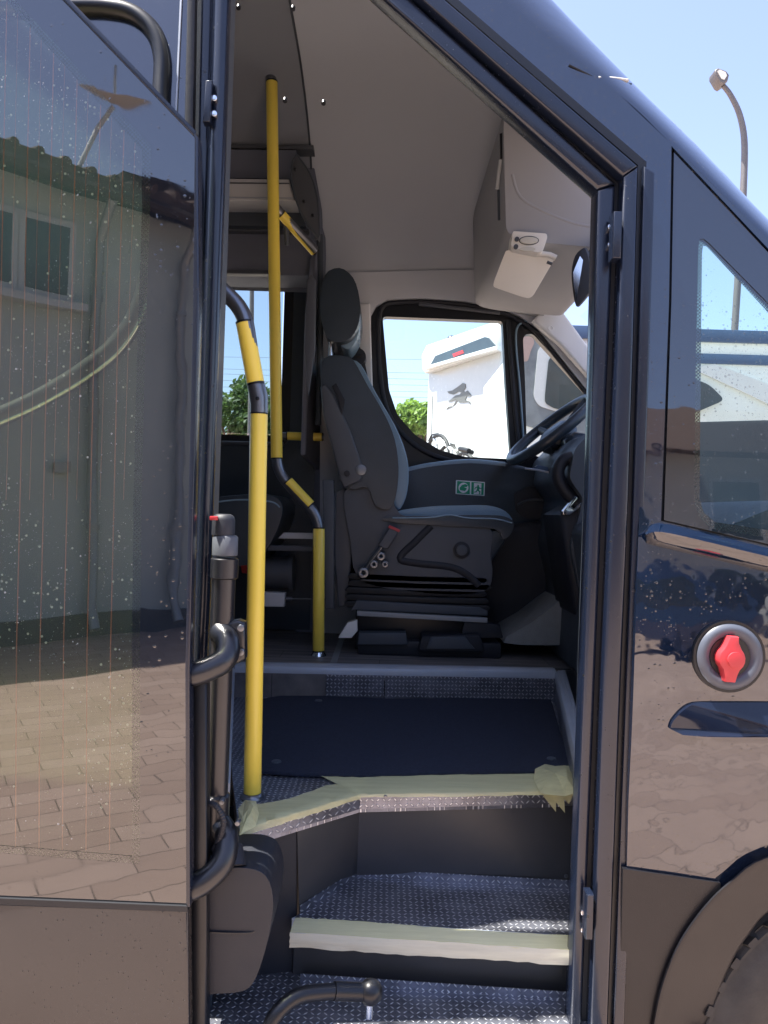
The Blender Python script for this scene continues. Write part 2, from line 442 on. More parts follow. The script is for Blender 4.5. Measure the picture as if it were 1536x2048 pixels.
def disc_y(name, cx, cz, y0, y1, r, mat, parent, n=36, bevel=0, hole=0):
    pts = [(cx+r*math.cos(2*math.pi*k/n), cz+r*math.sin(2*math.pi*k/n)) for k in range(n)]
    hs = [[(cx+hole*math.cos(2*math.pi*k/n), cz+hole*math.sin(2*math.pi*k/n)) for k in range(n)]] if hole else []
    return prismY(name, pts, y0, y1, mat, parent, hs, bevel)
def sheet(name, pts, off, th, mat, parent, holes=(), zstep=.05, smooth=True):
    """body panel that follows the curved flank; pts in photo pixels"""
    outer = [(p.x, p.z) for p in (PB(u, v, off) for u, v in pts)]
    hl = [[(p.x, p.z) for p in (PB(u, v, off) for u, v in h)] for h in holes]
    return sheetw(name, outer, off, th, mat, parent, hl, zstep, smooth)
def sheetw(name, outer, off, th, mat, parent, holes=(), zstep=.05, smooth=True):
    bm = bmesh.new(); loops = [outer]+list(holes)
    vv = [bm.verts.new((p[0], 0, p[1])) for lp in loops for p in lp]
    for t in tessellate_polygon([[Vector((p[0], p[1], 0)) for p in lp] for lp in loops]):
        try: bm.faces.new([vv[i] for i in t])
        except ValueError: pass
    zs = [p[1] for p in outer]; z = min(zs)+zstep
    while z < max(zs):
        bmesh.ops.bisect_plane(bm, geom=bm.verts[:]+bm.edges[:]+bm.faces[:], plane_co=(0, 0, z), plane_no=(0, 0, 1)); z += zstep
    xs_ = [p[0] for p in outer]; x = min(xs_)+.12
    while x < max(xs_):
        bmesh.ops.bisect_plane(bm, geom=bm.verts[:]+bm.edges[:]+bm.faces[:], plane_co=(x, 0, 0), plane_no=(1, 0, 0)); x += .12
    ext = bmesh.ops.extrude_face_region(bm, geom=bm.faces[:])
    back = [g for g in ext['geom'] if isinstance(g, bmesh.types.BMVert)]; bs = set(back)
    for v in bm.verts: v.co.y = bodyY(v.co.z)+off+(th if v in bs else 0)
    return obj(name, bm, mat, parent, smooth, 40)

# ================================================================== SETTING
g = bmesh.new(); boxbm(g, -300, 300, -300, 300, -.3, 0)
o = obj('ground', g, 'pavers'); o['kind'] = 'structure'
SDK = 'structure'

# ================================================================== MINIBUS
bus = empty('minibus', (0, .9, 0), 'dark blue minibus with its entrance door swung open showing steps, yellow rails and driver seat', 'minibus'); bus['w'] = 1

# ---- cab flank with wheel arch and quarter glass
arch_out = [(1305, 2048), (1325, 1960), (1360, 1880), (1410, 1810), (1460, 1762), (1536, 1712), (1620, 1685), (1740, 1672)]
arch_out = [tuple(p) for p in catmull([(u, v) for u, v in arch_out], 4, False)]
strip_r = [(1291, 322), (1292, 600), (1284, 870), (1272, 1200), (1257, 1600), (1240, 2060)]
body_poly = [(700, -190), (915, 0)]+strip_r+[(1232, 2260), (1290, 2260), (1300, 2120)]+arch_out+[(2000, 1690), (2350, 1800), (2350, 1260),
             (2150, 1120), (1900, 830), (1700, 640), (1536, 478), (1340, 285), (1240, 190), (1000, -10), (820, -190)]
qhole = [(1343, 292), (1338, 600), (1322, 1042), (1536, 1092), (1760, 1140), (1860, 1120), (1850, 930), (1700, 665), (1536, 497)]
sheet('flank_panel', body_poly, 0, .03, 'body_paint', bus, [qhole])
# quarter glass: black bonded edge with clear centre
q_out = [(1348, 300), (1343, 600), (1328, 1040), (1536, 1088), (1755, 1135), (1853, 1116), (1843, 930), (1697, 672), (1536, 504)]
q_in = [(1397, 492), (1400, 478), (1408, 478), (1420, 488), (1536, 606), (1640, 716), (1760, 880), (1800, 1050), (1740, 1095), (1536, 1075), (1425, 1058), (1398, 1035), (1388, 1000), (1392, 700)]
qw = sheet('quarter_window', q_out, .004, .006, 'black_glass', bus, [q_in])
sheet('pane', q_in, .006, .004, 'cab_glass', qw)
q_in2 = [(1404, 510), (1406, 492), (1412, 492), (1424, 504), (1530, 618), (1630, 730), (1745, 885), (1780, 1040), (1738, 1080), (1536, 1060), (1430, 1044), (1408, 1025), (1399, 1000), (1402, 700)]
sheet('dotted_edge', q_in, .0055, .0004, 'door_dots', qw, [q_in2])
# black recess behind the joint
sheet('joint_seal', [(1336, 278), (1331, 600), (1315, 1050), (1536, 1104), (1765, 1150), (1872, 1128), (1858, 925), (1703, 652), (1536, 483)], .012, .012, 'seal_black', qw, [q_in])

# rounded roof edge / A pillar skin from the flank up to the outline
inn = [(820, -190), (1000, -10), (1240, 190), (1340, 285), (1536, 478), (1700, 640), (1900, 830), (2150, 1120)]
out = [(935, -190), (1105, 0), (1262, 162), (1400, 297), (1536, 438), (1700, 600), (1900, 795), (2150, 1085)]
bm = bmesh.new(); NS = 9; rows = []
ci, co = catmull(inn, 4, False), catmull(out, 4, False)
for a, b in zip(ci, co):
    r_ = []
    for k in range(NS+8):
        if k <= NS:
            t = k/NS*math.pi/2; e = math.sin(t); dy = .13*(1-math.cos(t))
            u, v = a[0]+(b[0]-a[0])*e, a[1]+(b[1]-a[1])*e
            p = PB(u, v, dy)
        else:
            q = k-NS
            p = PB(b[0], b[1], .13)+Vector((0, .05*min(q, 4)+.001*q, .002*q))
        r_.append(bm.verts.new(p))
    rows.append(r_)
for a, b in zip(rows, rows[1:]):
    for k in range(len(a)-1): bm.faces.new((a[k], a[k+1], b[k+1], b[k]))
obj('roof_edge', bm, 'body_paint', bus, True, 60)
# seam where the moulded roof meets the pillar
tube('roof_seam', [PB(u, v, o_) for u, v, o_ in ((1138, 130, -.001), (1170, 146, .001), (1200, 160, .006), (1235, 165, .03), (1262, 168, .07))], .0022, 'seal_black', bus, 8, 4)
tube('roof_seam_filler', [PB(u, v, o_) for u, v, o_ in ((1196, 156, .002), (1225, 157, .018), (1255, 161, .06))], .0032, 'plaster_pale', bus, 8, 3)

# belt ledge catching the sky
def wedge():
    bm = bmesh.new(); R_ = []
    top = [(1290, 1066), (1318, 1046), (1420, 1068), (1536, 1096), (1760, 1146), (2000, 1170)]
    bot = [(1293, 1072), (1330, 1082), (1420, 1102), (1536, 1130), (1760, 1180), (2000, 1200)]
    for (a, b) in zip(catmull(top, 4, False), catmull(bot, 4, False)):
        R_.append([bm.verts.new(PB(a[0], a[1], -.002)), bm.verts.new(PB(a[0], a[1], -.004)), bm.verts.new(PB((a[0]+b[0])/2, (a[1]+b[1]*1)/2, -.026)), bm.verts.new(PB(b[0], b[1], -.014)), bm.verts.new(PB(b[0], b[1]+14, -.001)), bm.verts.new(PB(b[0], b[1]+20, .01))])
    for a, b in zip(R_, R_[1:]):
        for k in range(5): bm.faces.new((a[k], a[k+1], b[k+1], b[k]))
    obj('belt_ledge', bm, 'body_paint', bus, True, 60)
wedge()

# lower cladding + wheel arch trim
cl_top = [(1246, 1738), (1340, 1751), (1441, 1766)]
arch_c = [tuple(p) for p in catmull([(1305, 2048), (1325, 1960), (1360, 1880), (1410, 1810), (1441, 1778)], 4, False)]
sheet('side_cladding', cl_top+arch_c[::-1]+[(1298, 2120), (1290, 2260), (1228, 2260), (1236, 2060)], -.007, .012, 'cladding', bus)
ain = [tuple(p) for p in catmull([(1402, 2130), (1418, 2060), (1440, 1985), (1470, 1915), (1500, 1868), (1536, 1826), (1620, 1778), (1740, 1756)], 4, False)]
aot = [tuple(p) for p in catmull([(1296, 2130), (1305, 2048), (1325, 1960), (1360, 1880), (1410, 1810), (1460, 1762), (1536, 1712), (1740, 1668)], 4, False)]
bm = bmesh.new(); rows = []
for a, b in zip(aot, ain):
    r_ = []
    for t, dy in ((0, .004), (0, -.014), (.03, -.017), (.10, -.017), (.16, -.010), (.94, -.008), (.985, -.004), (1, .06)):
        r_.append(bm.verts.new(PB(a[0]+(b[0]-a[0])*t, a[1]+(b[1]-a[1])*t, dy)))
    rows.append(r_)
for a, b in zip(rows, rows[1:]):
    for k in range(7): bm.faces.new((a[k], a[k+1], b[k+1], b[k]))
obj('wheel_arch', bm, 'cladding', bus, True, 45)
bm = bmesh.new()
for a, b in zip(ain, ain[1:]):
    p, q = PB(*a, .05), PB(*b, .05)
    bm.faces.new([bm.verts.new(x) for x in (p, q, q+Vector((0, .4, 0)), p+Vector((0, .4, 0)))])
obj('wheel_well', bm, 'rubber', bus)

# ---- front wheel
wc = P(1762, 2142, .03)
wheel = None
def lathe_y(name, prof, cx, cz, mat, parent, n=96, mod=None):
    bm = bmesh.new(); rings = []
    for (y, r) in prof:
        rings.append([bm.verts.new((cx+r*math.cos(2*math.pi*k/n), y, cz+r*math.sin(2*math.pi*k/n))) for k in range(n)])
    for a, b in zip(rings, rings[1:]):
        for k in range(n): bm.faces.new((a[k], a[(k+1) % n], b[(k+1) % n], b[k]))
    return obj(name, bm, mat, parent, True, 50)
wheel = lathe_y('wheel', [(.10, .0), (.09, .07), (.06, .09), (.07, .19), (.045, .205), (.04, .215), (.26, .215)], wc.x, wc.z, 'rim', bus)
ty = lathe_y('tyre', [(.04, .215), (.022, .235), (.018, .27), (.022, .31), (.032, .325), (.030, .333), (.05, .35), (.075, .36), (.20, .36), (.235, .34), (.25, .22)], wc.x, wc.z, 'tyre', wheel)
bm = bmesh.new()
for k in range(84):
    a = 2*math.pi*k/84
    M_ = Matrix.Translation((wc.x, 0, wc.z)) @ Matrix.Rotation(-a, 4, 'Y')
    for (y, r, dy, dr, da) in ((.034, .337, .014, .012, .010), (.075, .362, .045, .012, .0095)):
        b2 = bmesh.ops.create_cube(bm, size=1)
        for v in b2['verts']:
            x_ = v.co.x*2*da; 
            v.co = M_ @ Vector((r+v.co.z*dr, y+v.co.y*dy+(.012 if k % 2 else 0), x_+v.co.y*.006))
obj('tread_block', bm, 'tyre', wheel)

# ---- red emergency knob in a round recess
kc = PB(1456, 1312, 0)
kn = disc_y('emergency_handle', kc.x, kc.z, kc.y-.006, kc.y+.004, .0655, 'seal_black', bus)
lathe_y('ring', [(kc.y-.008, .060), (kc.y-.013, .056), (kc.y-.015, .050), (kc.y-.012, .040), (kc.y-.002, .034), (kc.y+.0, .0)], kc.x, kc.z, 'ring_grey', kn, 48)
disc_y('recess', kc.x, kc.z, kc.y-.0085, kc.y-.002, .0365, 'seal_black', kn)
bm = bmesh.new()
ang = R(-3)
def kr(x, z): return (kc.x-.005+x*math.cos(ang)-z*math.sin(ang), kc.z-.001+x*math.sin(ang)+z*math.cos(ang))
kp = [(0.009, .0405), (.010, .030), (.014, .022)]+[(.024*math.cos(t), .024*math.sin(t)) for t in [R(x) for x in (48, 30, 10, -10, -30, -50)]]+[(.012, -.027), (.009, -.041), (-.009, -.041), (-.012, -.029)]+[(.024*math.cos(t), .024*math.sin(t)) for t in [R(x) for x in (230, 210, 190, 170, 150, 132)]]+[(-.012, .026), (-.007, .0405)]
prism_bm(bm, [kr(*p) for p in kp], [], lambda a, b: (a, kc.y-.030, b), lambda a, b: (a, kc.y-.004, b), .003, 2)
kk = obj('red_knob', bm, 'red', kn, True, 40)
disc_y('knob_cap', *kr(.004, 0), kc.y-.034, kc.y-.028, .014, 'red', kk, bevel=.002)

# ---- door handle pod on the flank
hp = [(1346, 1462), (1352, 1446), (1372, 1424), (1396, 1411), (1440, 1409), (1536, 1409), (1700, 1412), (1700, 1480), (1536, 1474), (1470, 1474), (1410, 1473), (1368, 1472)]
hb = [(p.x, p.z) for p in (PB(u, v, -.02) for u, v in hp)]
by = bodyY(1.0)
hz0, hz1 = min(p[1] for p in hb), max(p[1] for p in hb); hx0 = min(p[0] for p in hb)
bm = bmesh.new()
hcat = [tuple(p) for p in catmull(hb[:5], 3, False)]+hb[5:]
prism_bm(bm, hcat, [], lambda a, b: (a, bodyY(b)-.004-.034*((hz1-b)/(hz1-hz0))**.8*.55*min(1, (a-hx0)/.05+.15), b), lambda a, b: (a, .03, b), .004, 3)
obj('door_handle', bm, 'gloss_black', bus, True, 60)

# ---- entrance frame on the right: stepped profiles
def lerp_line(pts, v):
    for (u0, v0), (u1, v1) in zip(pts, pts[1:]):
        if v <= v1: return u0+(u1-u0)*(v-v0)/(v1-v0)
    (u0, v0), (u1, v1) = pts[-2:]; return u0+(u1-u0)*(v-v0)/(v1-v0)
JL = [(1195, 378), (1182, 870), (1180, 1000), (1167, 1350), (1152, 1720), (1140, 2060)]
def vstrip(name, l, r, ytop, mat, Y, th, parent, bevel=.004, vend=2200, off=0):
    """l, r: polylines of u by v; parallel strip"""
    vsn = [ytop[0], 700, 1000, 1350, 1700, vend]
    L = [(lerp_line(l, v), v) for v in [ytop[0]]+vsn[1:]]; Rr = [(lerp_line(r, v), v) for v in [ytop[1]]+vsn[1:]]
    return pprism(name, L+Rr[::-1], Y, th, mat, parent, bevel=bevel)
def shl(line, d): return [(u+d, v) for u, v in line]
l1 = [(1195, 378), (1183, 870), (1167, 1350), (1140, 2060)]
l2 = [(1232, 368), (1211, 870), (1192, 1350), (1164, 2060)]
l3 = [(1247, 352), (1229, 870), (1207, 1350), (1181, 2060)]
l4 = [(1277, 331), (1263, 870), (1243, 1350), (1216, 2060)]
l5 = [(1291, 322), (1275, 870), (1256, 1350), (1229, 2060)]
fr = vstrip('entrance_frame', l1, l2, (378, 368), 'frame_paint', .030, .05, bus, .008)
vstrip('frame_groove', shl(l2, -2), shl(l3, 2), (366, 352), 'rubber', .045, .03, fr, 0)
vstrip('frame_face', l3, l4, (352, 331), 'frame_paint', .012, .05, fr, .006)
vstrip('door_seal', shl(l4, -1), shl(l5, 2), (331, 322), 'seal_black', .03, .03, fr, 0)
vstrip('seal_lip', shl(l5, -3), shl(l5, 20), (330, 345), 'frame_paint', .018, .02, fr, .004)
# sloping header
def hstrip(name, a, b, mat, Y, th, bevel):
    return pprism(name, [a[0], a[1], b[1], b[0]], Y, th, mat, fr, bevel=bevel)
h0 = ((560, -190), (1195, 378)); h1 = ((632, -190), (1232, 368)); h2 = ((632, -190), (1247, 352)); 
# straight bands, each defined by its two edges
def ext(p, q, v):  # extend the edge upward to row v
    t = (v-p[1])/(q[1]-p[1]); return (p[0]+(q[0]-p[0])*t, v)
e0 = ((772, 0), (1195, 378)); e1 = ((836, 9), (1232, 366)); e2 = ((852, 5), (1247, 352)); e3 = ((893, 0), (1277, 331)); e4 = ((917, 0), (1291, 322))
def band(name, a, b, mat, Y, th, bevel):
    A, B = ext(a[0], a[1], -200), ext(b[0], b[1], -200)
    return pprism(name, [A, a[1], b[1], B], Y, th, mat, fr, bevel=bevel)
band('header_inner', e0, e1, 'frame_paint', .030, .05, .008)
band('header_groove', (e1[0], (e1[1][0]-2, e1[1][1])), e2, 'rubber', .045, .03, 0)
band('header_face', e2, e3, 'frame_paint', .012, .05, .006)
band('header_seal', e3, e4, 'seal_black', .03, .03, 0)
# lock plates with bolts
def plate(u0, v0, u1, v1, n):
    p = pprism('striker_plate', [(u0, v0), (u1, v0), (u1-(v1-v0)*.03, v1), (u0-(v1-v0)*.03, v1)], -.008, .03, 'frame_paint', fr, bevel=.002)
    for k in range(2):
        q = P(u0-7, v0+(v1-v0)*(.36+.38*k), .026)
        disc_y('bolt', q.x, q.z, .020, .034, .0065, 'chrome', p, 12, .002)
plate(1228, 422, 1245, 516, 2); plate(1174, 1790, 1188, 1880, 2)
# jamb depth behind the frame
pprism('jamb_return', [(1196, 372), (1184, 870), (1168, 1350), (1141, 2200), (1250, 2200), (1262, 1350), (1280, 870), (1290, 330)], .078, .05, 'dark_plastic', fr)
bm = bmesh.new()
A = [(772, 0), (1195, 378)]

# ---- left door post
r1 = [(465, -60), (462, 0), (455, 250), (446, 500), (435, 800), (425, 1100), (419, 1300), (415, 1345)]
r0 = [(424, -60), (424, 0), (414, 250), (406, 500), (398, 800), (386, 1100), (378, 1300), (376, 1345)]
bm = bmesh.new(); rows = []
for v in [-220, -60, 120, 300, 480, 660, 840, 1020, 1200, 1345]:
    a, b = lerp_line(r0, v), lerp_line(r1, v); r_ = []
    for k in range(13):
        t = k/12*math.pi; u = a+(b-a)*(1-math.cos(t))/2
        r_.append(bm.verts.new(P(u, v, .02-.028*math.sin(t))))
    rows.append(r_)
for a, b in zip(rows, rows[1:]):
    for k in range(12): bm.faces.new((a[k], a[k+1], b[k+1], b[k]))
post = obj('door_post', bm, 'frame_paint', bus, True, 60)
pprism('post_flange', [(406, -200), (428, -200), (416, 300), (408, 600), (398, 900), (388, 1200), (378, 1345), (366, 1345), (376, 1000), (388, 600), (396, 250)], .018, .03, 'frame_paint', post, bevel=.005)
pprism('post_gasket', [(374, -200), (393, -200), (390, 0), (386, 240), (385, 500), (364, 500), (370, 240), (374, 0)], .0, .02, 'rubber', post, bevel=.002)
pprism('post_back', [(380, -200), (466, -200), (462, 0), (446, 500), (425, 1100), (415, 1400), (415, 2200), (330, 2200), (340, 1400)], .03, .04, 'dark_plastic', post)
lk = pprism('striker_plate', [(411, 160), (424, 160), (420, 243), (405, 243)], -.02, .02, 'frame_paint', post, bevel=.002)
for vv in (198, 229):
    q = P(429, vv, -.01); disc_y('bolt', q.x, q.z, -.014, .0, .0055, 'chrome', lk, 12, .002)

# ---- flank behind the folded door, with its window outline
rear = [(p.x, p.z) for p in (PB(u, v, 0) for u, v in ((388, -230), (384, 300), (384, 600), (370, 1000), (360, 1400), (355, 2260)))]
rear = [(-3.2, PB(388, -230).z)]+rear+[(-3.2, rear[-1][1])]
fl = sheetw('rear_flank', rear, .002, .03, 'rear_paint', bus)
wl = [(-400, 10), (-100, 12), (130, 14), (215, 16), (270, 30), (308, 66), (324, 120), (322, 200), (324, 330), (312, 460), (284, 600), (240, 680), (170, 740), (80, 795), (0, 832), (-120, 880), (-400, 940)]
wl3 = catmull([tuple(PB(u, v, -.002)) for u, v in wl], 5, False)
tube('window_seal', wl3, .017, 'seal_black', fl, 10)
tube('chrome_strip', catmull([tuple(PB(u, v, -.010)) for u, v in ((312, 470), (290, 612), (246, 694), (176, 754), (84, 808), (0, 846), (-120, 893), (-400, 955))], 5, False), .004, 'chrome', fl, 8)
tube('body_crease', [PB(367, -100, .0), PB(352, 230, .0)], .0025, 'alu', fl, 6)

# ---- open door leaf (parallel to the flank)
YD = -.13
leaf_out = [(-420, -560), (-130, -270), (130, 0), (390, 268), (391, 300), (387, 600), (378, 1000), (371, 1340), (373, 1815), (0, 1800), (-420, 1783)]
clear = [(-360, -340), (-40, -80), (32, 0), (168, 150), (302, 292), (300, 420), (290, 700), (283, 1000), (280, 1300), (280, 1728), (0, 1706), (-360, 1680)]
door = pprism('entrance_door', leaf_out, YD, .006, 'black_glass', bus, holes=[clear])
gp = pprism('glass_pane', clear, YD+.001, .004, 'door_glass', door)
ci2 = [(-345, -320), (-45, -62), (22, 12), (160, 165), (284, 300), (284, 420), (274, 700), (267, 1000), (264, 1300), (264, 1712), (0, 1691), (-345, 1665)]
pprism('dotted_edge', clear, YD+.0002, .0006, 'door_dots', door, holes=[ci2])
bm = bmesh.new()
for k in range(-3, 11):
    u = 268-47*k+6
    if u > 262: continue
    tp = 292-(292)*(302-u)/270.0+24
    tube_bm(bm, [P(u+22, max(tp, -120), YD+.006), P(u+8, 700, YD+.006), P(u-6, 1300, YD+.006), P(u-8, 1700, YD+.006)], .0008, 5)
    tube_bm(bm, [P(u+44, max(tp+24, -120), YD+.006), P(u+31, 640, YD+.006), P(u+20, 1000, YD+.006)], .0004, 4)
obj('heating_wire', bm, 'copper', door)
# leaf edge profile and lower panel
pprism('leaf_edge', [(384, 262), (396, 274), (397, 600), (387, 1000), (379, 1340), (380, 1815), (372, 1815), (370, 1340), (377, 1000), (386, 600), (389, 275)], YD-.004, .03, 'frame_paint', door, bevel=.002)
pprism('leaf_edge', [(-425, -575), (130, -12), (392, 262), (388, 272), (128, 2), (-425, -560)], YD-.004, .03, 'frame_paint', door, bevel=.002)
pprism('lower_panel', [(-420, 1788), (0, 1806), (376, 1820), (378, 2100), (378, 2260), (-420, 2260)], YD-.003, .028, 'leaf_paint', door, bevel=.004)
pprism('leaf_tube', [(385, 1350), (413, 1350), (413, 2260), (378, 2260), (380, 1800)], YD+.035, .03, 'seal_black', door, bevel=.004, seg=2)
pprism('edge_cover', [(-420, 1780), (0, 1797), (375, 1813), (375, 1824), (0, 1809), (-420, 1792)], YD-.005, .01, 'rubber', door)  # dark strip added over the panel bevel that catches the sun

# ---- door drive: shaft, tubes and arms
sh = P(447, 1200, -.03); sx, sy = sh.x, -.03
def zat(v, Y=-.03, u=447): return P(u, v, Y).z
drive = tube('door_shaft', [(sx-.003, sy, zat(1650)), (sx, sy, zat(1120))], .0205, 'black_metal', bus, 28)
tube('shaft_collar', [(sx, sy, zat(1158)), (sx, sy, zat(1155)), (sx, sy, zat(1118)), (sx, sy, zat(1115))], [.021, .0245, .0245, .021], 'black_metal', drive, 28)
tube('shaft_head', [(sx, sy, zat(1112)), (sx, sy, zat(1110)), (sx, sy, zat(1074)), (sx, sy, zat(1070))], [.019, .0225, .0225, .019], 'grey_plastic', drive, 28)
hd = tube('shaft_motor', [(sx-.004, sy, zat(1070)), (sx-.004, sy, zat(1040)), (sx-.004, sy, zat(1032)), (sx-.004, sy, zat(1028))], [.0205, .0205, .018, .012], 'black_plastic', drive, 20)
q = P(428, 1037, -.055); box('label_plate', (q.x-.008, q.x+.006, -.054, -.048, q.z-.003, q.z+.004), 'red', hd, .001)
bq = P(470, 1285, -.03)
br = pprism('clamp_bracket', [(440, 1248), (476, 1240), (489, 1246), (490, 1318), (474, 1328), (440, 1322)], -.045, .03, 'black_metal', drive, bevel=.005)
for vv in (1256, 1304):
    q = P(482, vv, -.05); disc_y('bolt', q.x, q.z, -.054, -.04, .0062, 'steel_grey', br, 14, .0015)
tube('lower_sleeve', [(sx-.004, sy, zat(1585)), (sx-.004, sy, zat(1590)), (sx-.006, sy, zat(1690)), (sx-.006, sy, zat(1700))], [.020, .026, .026, .022], 'black_metal', drive, 28)
for (u, v) in ((478, 1640), (470, 1700), (447, 1598)):
    q = P(u, v, -.045); disc_y('screw', q.x, q.z, -.062, -.046, .0045, 'steel_grey', drive, 12, .001)
tube('swing_arm', bend([P(360, 1352, -.10), P(400, 1346, -.10), P(452, 1322, -.085), P(458, 1285, -.06), P(440, 1262, -.035)], .05, 8), .021, 'black_metal', drive, 24)
tube('swing_arm', bend([P(345, 1786, -.10), P(400, 1772, -.10), P(448, 1728, -.085), P(455, 1672, -.06), P(440, 1648, -.035)], .06, 8), .021, 'black_metal', drive, 24)
cab = bmesh.new()
cp = catmull([P(414, 1606, -.07), P(432, 1612, -.085), P(447, 1640, -.09), P(441, 1672, -.08), P(428, 1700, -.07)], 12, False)
rr = [.0045+.0009*(k % 2) for k in range(len(cp))]
tube_bm(cab, cp, rr, 10); obj('corrugated_hose', cab, 'black_plastic', drive)

# ================================================================== INTERIOR
ZF, Z2, Z1, Z0 = .93, .83, .625, .505
def pz(u, v, z): p = PZ(u, v, z); return (p.x, p.y)
# cabin floor (around the step well)
wellb_l, wellb_r = pz(470, 1332, ZF), pz(1112, 1344, ZF)
well_rf = pz(1164, 1560, ZF); well_lf = pz(395, 1480, ZF)
fl_poly = [(-3.1, .06), (well_lf[0], .06), wellb_l, wellb_r, (well_rf[0]+.01, .06), (1.9, .06), (1.9, 1.93), (-3.1, 1.93)]
floor = prismZ('cabin_floor', fl_poly, ZF-.04, ZF, 'floor_wood', bus)
# seams and step edges of the floor
a, b = pz(695, 1245, ZF), pz(667, 1326, ZF)
def flatstrip(name, p, q, w_, z, mat, parent, th=.004):
    p, q = Vector(p), Vector(q); d = (q-p).normalized(); n = Vector((-d.y, d.x))*w_/2
    return prismZ(name, [tuple(p+n), tuple(q+n), tuple(q-n), tuple(p-n)], z, z+th, mat, parent)
flatstrip('floor_trim', a, b, .022, ZF+.0005, 'alu_flat', floor, .002)
# platform edge profiles (aluminium)
def edgeprof(name, p, q, parent, w_=.045):
    """rounded nosing running p->q, outside of it towards the well"""
    p, q = Vector((*p, ZF)), Vector((*q, ZF)); d = (q-p).normalized(); n = Vector((d.y, -d.x, 0))
    bm = bmesh.new(); prof = [(-w_, .001), (-w_, .005), (-w_+.004, .007), (-.030, .007), (-.028, .0085), (-.020, .0085), (-.018, .007), (-.008, .006), (.0, .0), (.003, -.008), (.003, -.030), (-.001, -.030)]
    A = [bm.verts.new(p+n*x+Vector((0, 0, z))) for x, z in prof]; B = [bm.verts.new(q+n*x+Vector((0, 0, z))) for x, z in prof]
    for k in range(len(prof)): 
        j = (k+1) % len(prof); bm.faces.new((A[k], A[j], B[j], B[k]))
    bm.faces.new(A); bm.faces.new(B[::-1])
    return obj(name, bm, 'alu', parent, True, 30)
_d = (wellb_r[1]-wellb_l[1])/(wellb_r[0]-wellb_l[0])
edgeprof('platform_edge', (wellb_l[0]-.06, wellb_l[1]-.06*_d-.004), (wellb_r[0], wellb_r[1]-.004), floor, .05)
edgeprof('platform_edge', wellb_r, well_rf, floor, .024)
edgeprof('platform_edge', pz(430, 1540, ZF), (wellb_l[0]+.0, wellb_l[1]-.02), floor, .02)
flatstrip('floor_trim', (wellb_r[0]+.045, wellb_r[1]+.02), (well_rf[0]+.05, well_rf[1]), .035, ZF+.0004, 'seal_black', floor, .002)
flatstrip('floor_trim', (wellb_l[0]-.1, wellb_l[1]+.055), (wellb_r[0]+.06, wellb_r[1]+.05), .012, ZF+.0006, 'seal_black', floor, .002)
# well walls
def vwall(name, p, q, z0, z1, mat, parent, th=.006):
    p, q = Vector(p), Vector(q); d = (q-p).normalized(); n = Vector((-d.y, d.x))*th
    bm = bmesh.new()
    prism_bm(bm, [(0, z0), (1, z0), (1, z1), (0, z1)], [], lambda a, b: (*(p+(q-p)*a), b), lambda a, b: (*(p+(q-p)*a+n), b))
    return obj(name, bm, mat, parent)
steps = bpy.data.objects  # placeholder name, real part below
yb = wellb_l[1]
t2 = [wellb_l, wellb_r, (well_rf[0], well_rf[1]), pz(1150, 1562, Z2), pz(1145, 1578, Z2), pz(722, 1588, Z2), pz(481, 1656, Z2), pz(470, 1560, Z2), pz(440, 1500, Z2)]
t2 = [(wellb_l[0]-.02, wellb_l[1]+.0), (wellb_r[0], wellb_r[1]), pz(1160, 1545, Z2), pz(1152, 1580, Z2), pz(720, 1590, Z2), pz(478, 1660, Z2), pz(465, 1560, Z2)]
top_step = prismZ('upper_step', t2, Z2-.038, Z2, 'tread_flat', bus)
fr_l, fr_m, fr_r = pz(478, 1660, Z2), pz(720, 1590, Z2), pz(1152, 1580, Z2)
def lip(name, p, q, z0, z1, mat, parent):
    p, q = Vector(p), Vector(q); d = (q-p).normalized(); n = Vector((d.y, -d.x))*.002
    bm = bmesh.new(); prism_bm(bm, [(0, z0), (1, z0), (1, z1), (0, z1)], [], lambda a, b: (*(p+(q-p)*a), b), lambda a, b: (*(p+(q-p)*a+n), b))
    return obj(name, bm, mat, parent)
lip('nosing', fr_l, fr_m, Z2-.030, Z2+.001, 'tread_wall', top_step)
lip('nosing', fr_m, fr_r, Z2-.030, Z2+.001, 'tread_wall', top_step)
yb2 = wellb_l[1]
wx0 = P(520, 1380, yb2-.004).x; wx1 = P(651, 1380, yb2-.004).x; wx2 = P(769, 1380, yb2-.004).x
def wy(x): return wellb_l[1]+(wellb_r[1]-wellb_l[1])*(x-wellb_l[0])/(wellb_r[0]-wellb_l[0])-.008
vwall('well_riser', (wx0-.3, wy(wx0-.3)), (wx1, wy(wx1)), Z2, ZF-.02, 'floor_wood', top_step)
vwall('well_riser', (wx1, wy(wx1)-.004), (wx2-.0015, wy(wx2)-.004), Z2, ZF-.02, 'tread_wall', top_step)
vwall('well_riser', (wx2+.0015, wy(wx2)-.004), (wellb_r[0], wy(wellb_r[0])-.004), Z2, ZF-.02, 'tread_wall', top_step)
vwall('well_side', wellb_r, well_rf, Z2, ZF-.02, 'tread_side', top_step)
vwall('well_side', (fr_l[0]-.02, fr_l[1]), (wellb_l[0], wellb_l[1]), Z2, ZF-.01, 'alu', top_step)
